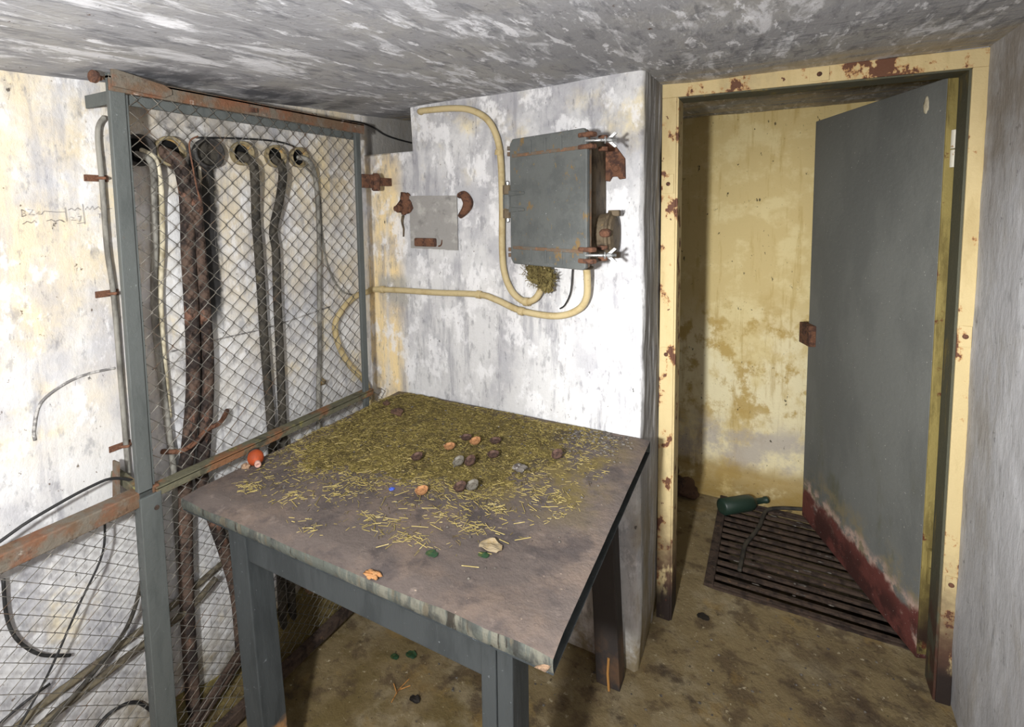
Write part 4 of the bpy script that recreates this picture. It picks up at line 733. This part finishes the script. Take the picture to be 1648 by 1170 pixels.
cap0 = None
for i, (x, y, m, tilt, lab) in enumerate(capinfo):
    mb = MB(); prof = [(0, .0105), (.002, .0125), (.0055, .0140), (.0063, .0142), (.0060, .0128), (.002, .0110)]
    n = 21; vs = []; fs = []
    for h, r in prof:
        for j in range(n):
            rr = 1.2*r*(1+(.05 if j % 3 == 0 else 0)*(h > .003)); vs.append(Vector((rr*math.cos(6.2832*j/n), rr*math.sin(6.2832*j/n), h*1.2)))
    for a in range(len(prof)-1):
        for j in range(n): fs.append((a*n+j, a*n+(j+1) % n, (a+1)*n+(j+1) % n, (a+1)*n+j))
    fs.append(tuple(range(n-1, -1, -1))); fs.append(tuple(range((len(prof)-1)*n, len(prof)*n)))
    mb.add(vs, fs); o = mb.build('bottle_cap', cap_mats[m], loc=(0, 0, 0))
    o.location = (x, y, TZ+heap_h(x, y)+.001+.010*math.sin(min(tilt, 1.5))); tilt *= .62; o.rotation_euler = (tilt*.75, -tilt*.4, 0); tag(o, lab, 'bottle cap', 'bottle caps in the straw')
# orange fruit-like bulb, stones, scraps
e = empty('orange_bulb', (-.90, -.70, TZ), 'small orange teardrop bulb with a pale nub at the left edge of the table', 'bulb')
ax_ = Vector((.86, -.45, -.2)).normalized(); c = Vector((-.906, -.692, TZ+.021))
mb = MB(); mb.lathe(c-ax_*.03, ax_, [(0, .004), (.003, .012), (.010, .019), (.020, .022), (.030, .021), (.038, .016), (.045, .010), (.048, .008)], n=20); mb.build('bulb_body', orange, e, smooth=True)
mb = MB(); mb.lathe(c+ax_*.014, ax_, [(0, .0085), (.014, .0085), (.016, .006), (.012, .004)], n=14); mb.build('bulb_neck', pale_nub, e, smooth=True)
mb = MB(); mb.lathe(c-ax_*.034, ax_, [(0, .010), (.004, .017), (.010, .017), (.012, .015)], n=16); mb.build('bulb_cap', cable_dark, e, smooth=True)
for (x, y, r, m, nm, lab, cat) in ((-.925, -.712, .013, stone_mat, 'pebble', 'buff pebble behind the orange bulb at the table edge', 'pebble'), (-.488, -.611, .007, blue_mat, 'plastic_fragment', 'bright blue plastic fragment in the middle of the table', 'fragment'), (-.241, -.372, .017, crumb_mat, 'plaster_flake', 'grey plaster flake at the right edge of the straw', 'flake'), (-.765, -.237, .020, rubble_mat, 'bark_flake', 'dark flake lying on the rear left of the hay', 'flake'), (-.859, -.183, .014, rubble_mat, 'clod', 'small brown clod on the rear left of the hay', 'clod')):
    mb = MB(); mb.blob((x, y, TZ+heap_h(x, y)+r*.4), (r, r*.8, r*.55), int(abs(x)*100), .45, n=7); tag(mb.build(nm, m, smooth=False, loc=(x, y, TZ)), lab, cat)
def crumple(name, x, y, z, s, mat, lab, cat, seed, amp=.5):
    mb = MB(); mb.grid(lambda u, v: Vector((x+(u-.5)*s*2*(1-.4*abs(v-.5)), y+(v-.5)*s*1.5*(1-.6*abs(u-.5)), z+.0015+s*amp*(.5+.5*nz((u*2.2, v*2.2, seed), 1))*(1-abs(u-.5)))), 8, 6)
    o = mb.build(name, mat, loc=(x, y, z)); mo = o.modifiers.new('thick', 'SOLIDIFY'); mo.thickness = .0012; return tag(o, lab, cat)
crumple('paper_scrap', -.156, -.695, TZ, .026, paper_mat, 'crumpled tan paper scrap on the front right of the table', 'paper', 3, .7)
crumple('leaf', -.254, -.770, TZ, .014, leaf_green, 'dark green leaf fragment near the front edge of the table', 'leaf', 5)
crumple('leaf', -.158, -.722, TZ, .012, leaf_green, 'green leaf fragment tucked against the paper scrap', 'leaf', 8)
crumple('leaf', -.683, -.305, .004, .020, leaf_green, 'green leaf on the floor under the table, right of its neighbour', 'leaf', 11)
crumple('leaf', -.728, -.337, .004, .015, leaf_green, 'smaller olive leaf on the floor under the table', 'leaf', 12)
crumple('leaf', -.575, -.430, .004, .018, leaf_black, 'black curled leaf on the floor below the table front', 'leaf', 14, 1)
crumple('leaf', .155, .335, .004, .022, leaf_black, 'dark leaf on the floor just inside the left door jamb', 'leaf', 17)
mb = MB()
for a in ([(-.634, -.47, .006), (-.64, -.43, .008), (-.635, -.38, .006)], [(-.64, -.43, .008), (-.615, -.40, .01)], [(-.637, -.44, .008), (-.665, -.42, .01)]): mb.tube(a, .0018, n=5)
tag(mb.build('twig', bare_wood, loc=(-.634, -.43, 0)), 'small forked twig on the floor beneath the table', 'twig')
mb = MB(); random.seed(21)
for i in range(170):
    x = random.uniform(-.6, .75); y = random.uniform(-.7, .48); r = random.uniform(.0015, .005)
    if y > -.02 and x < .07: continue
    mb.blob((x, y, .002), (r, r*.8, r*.6), i, .4, n=4)
tag(mb.build('floor_grit', crumb_mat, smooth=True, loc=(0, 0, 0)), 'grit and crumbs scattered on the concrete floor', 'debris', kind='stuff')
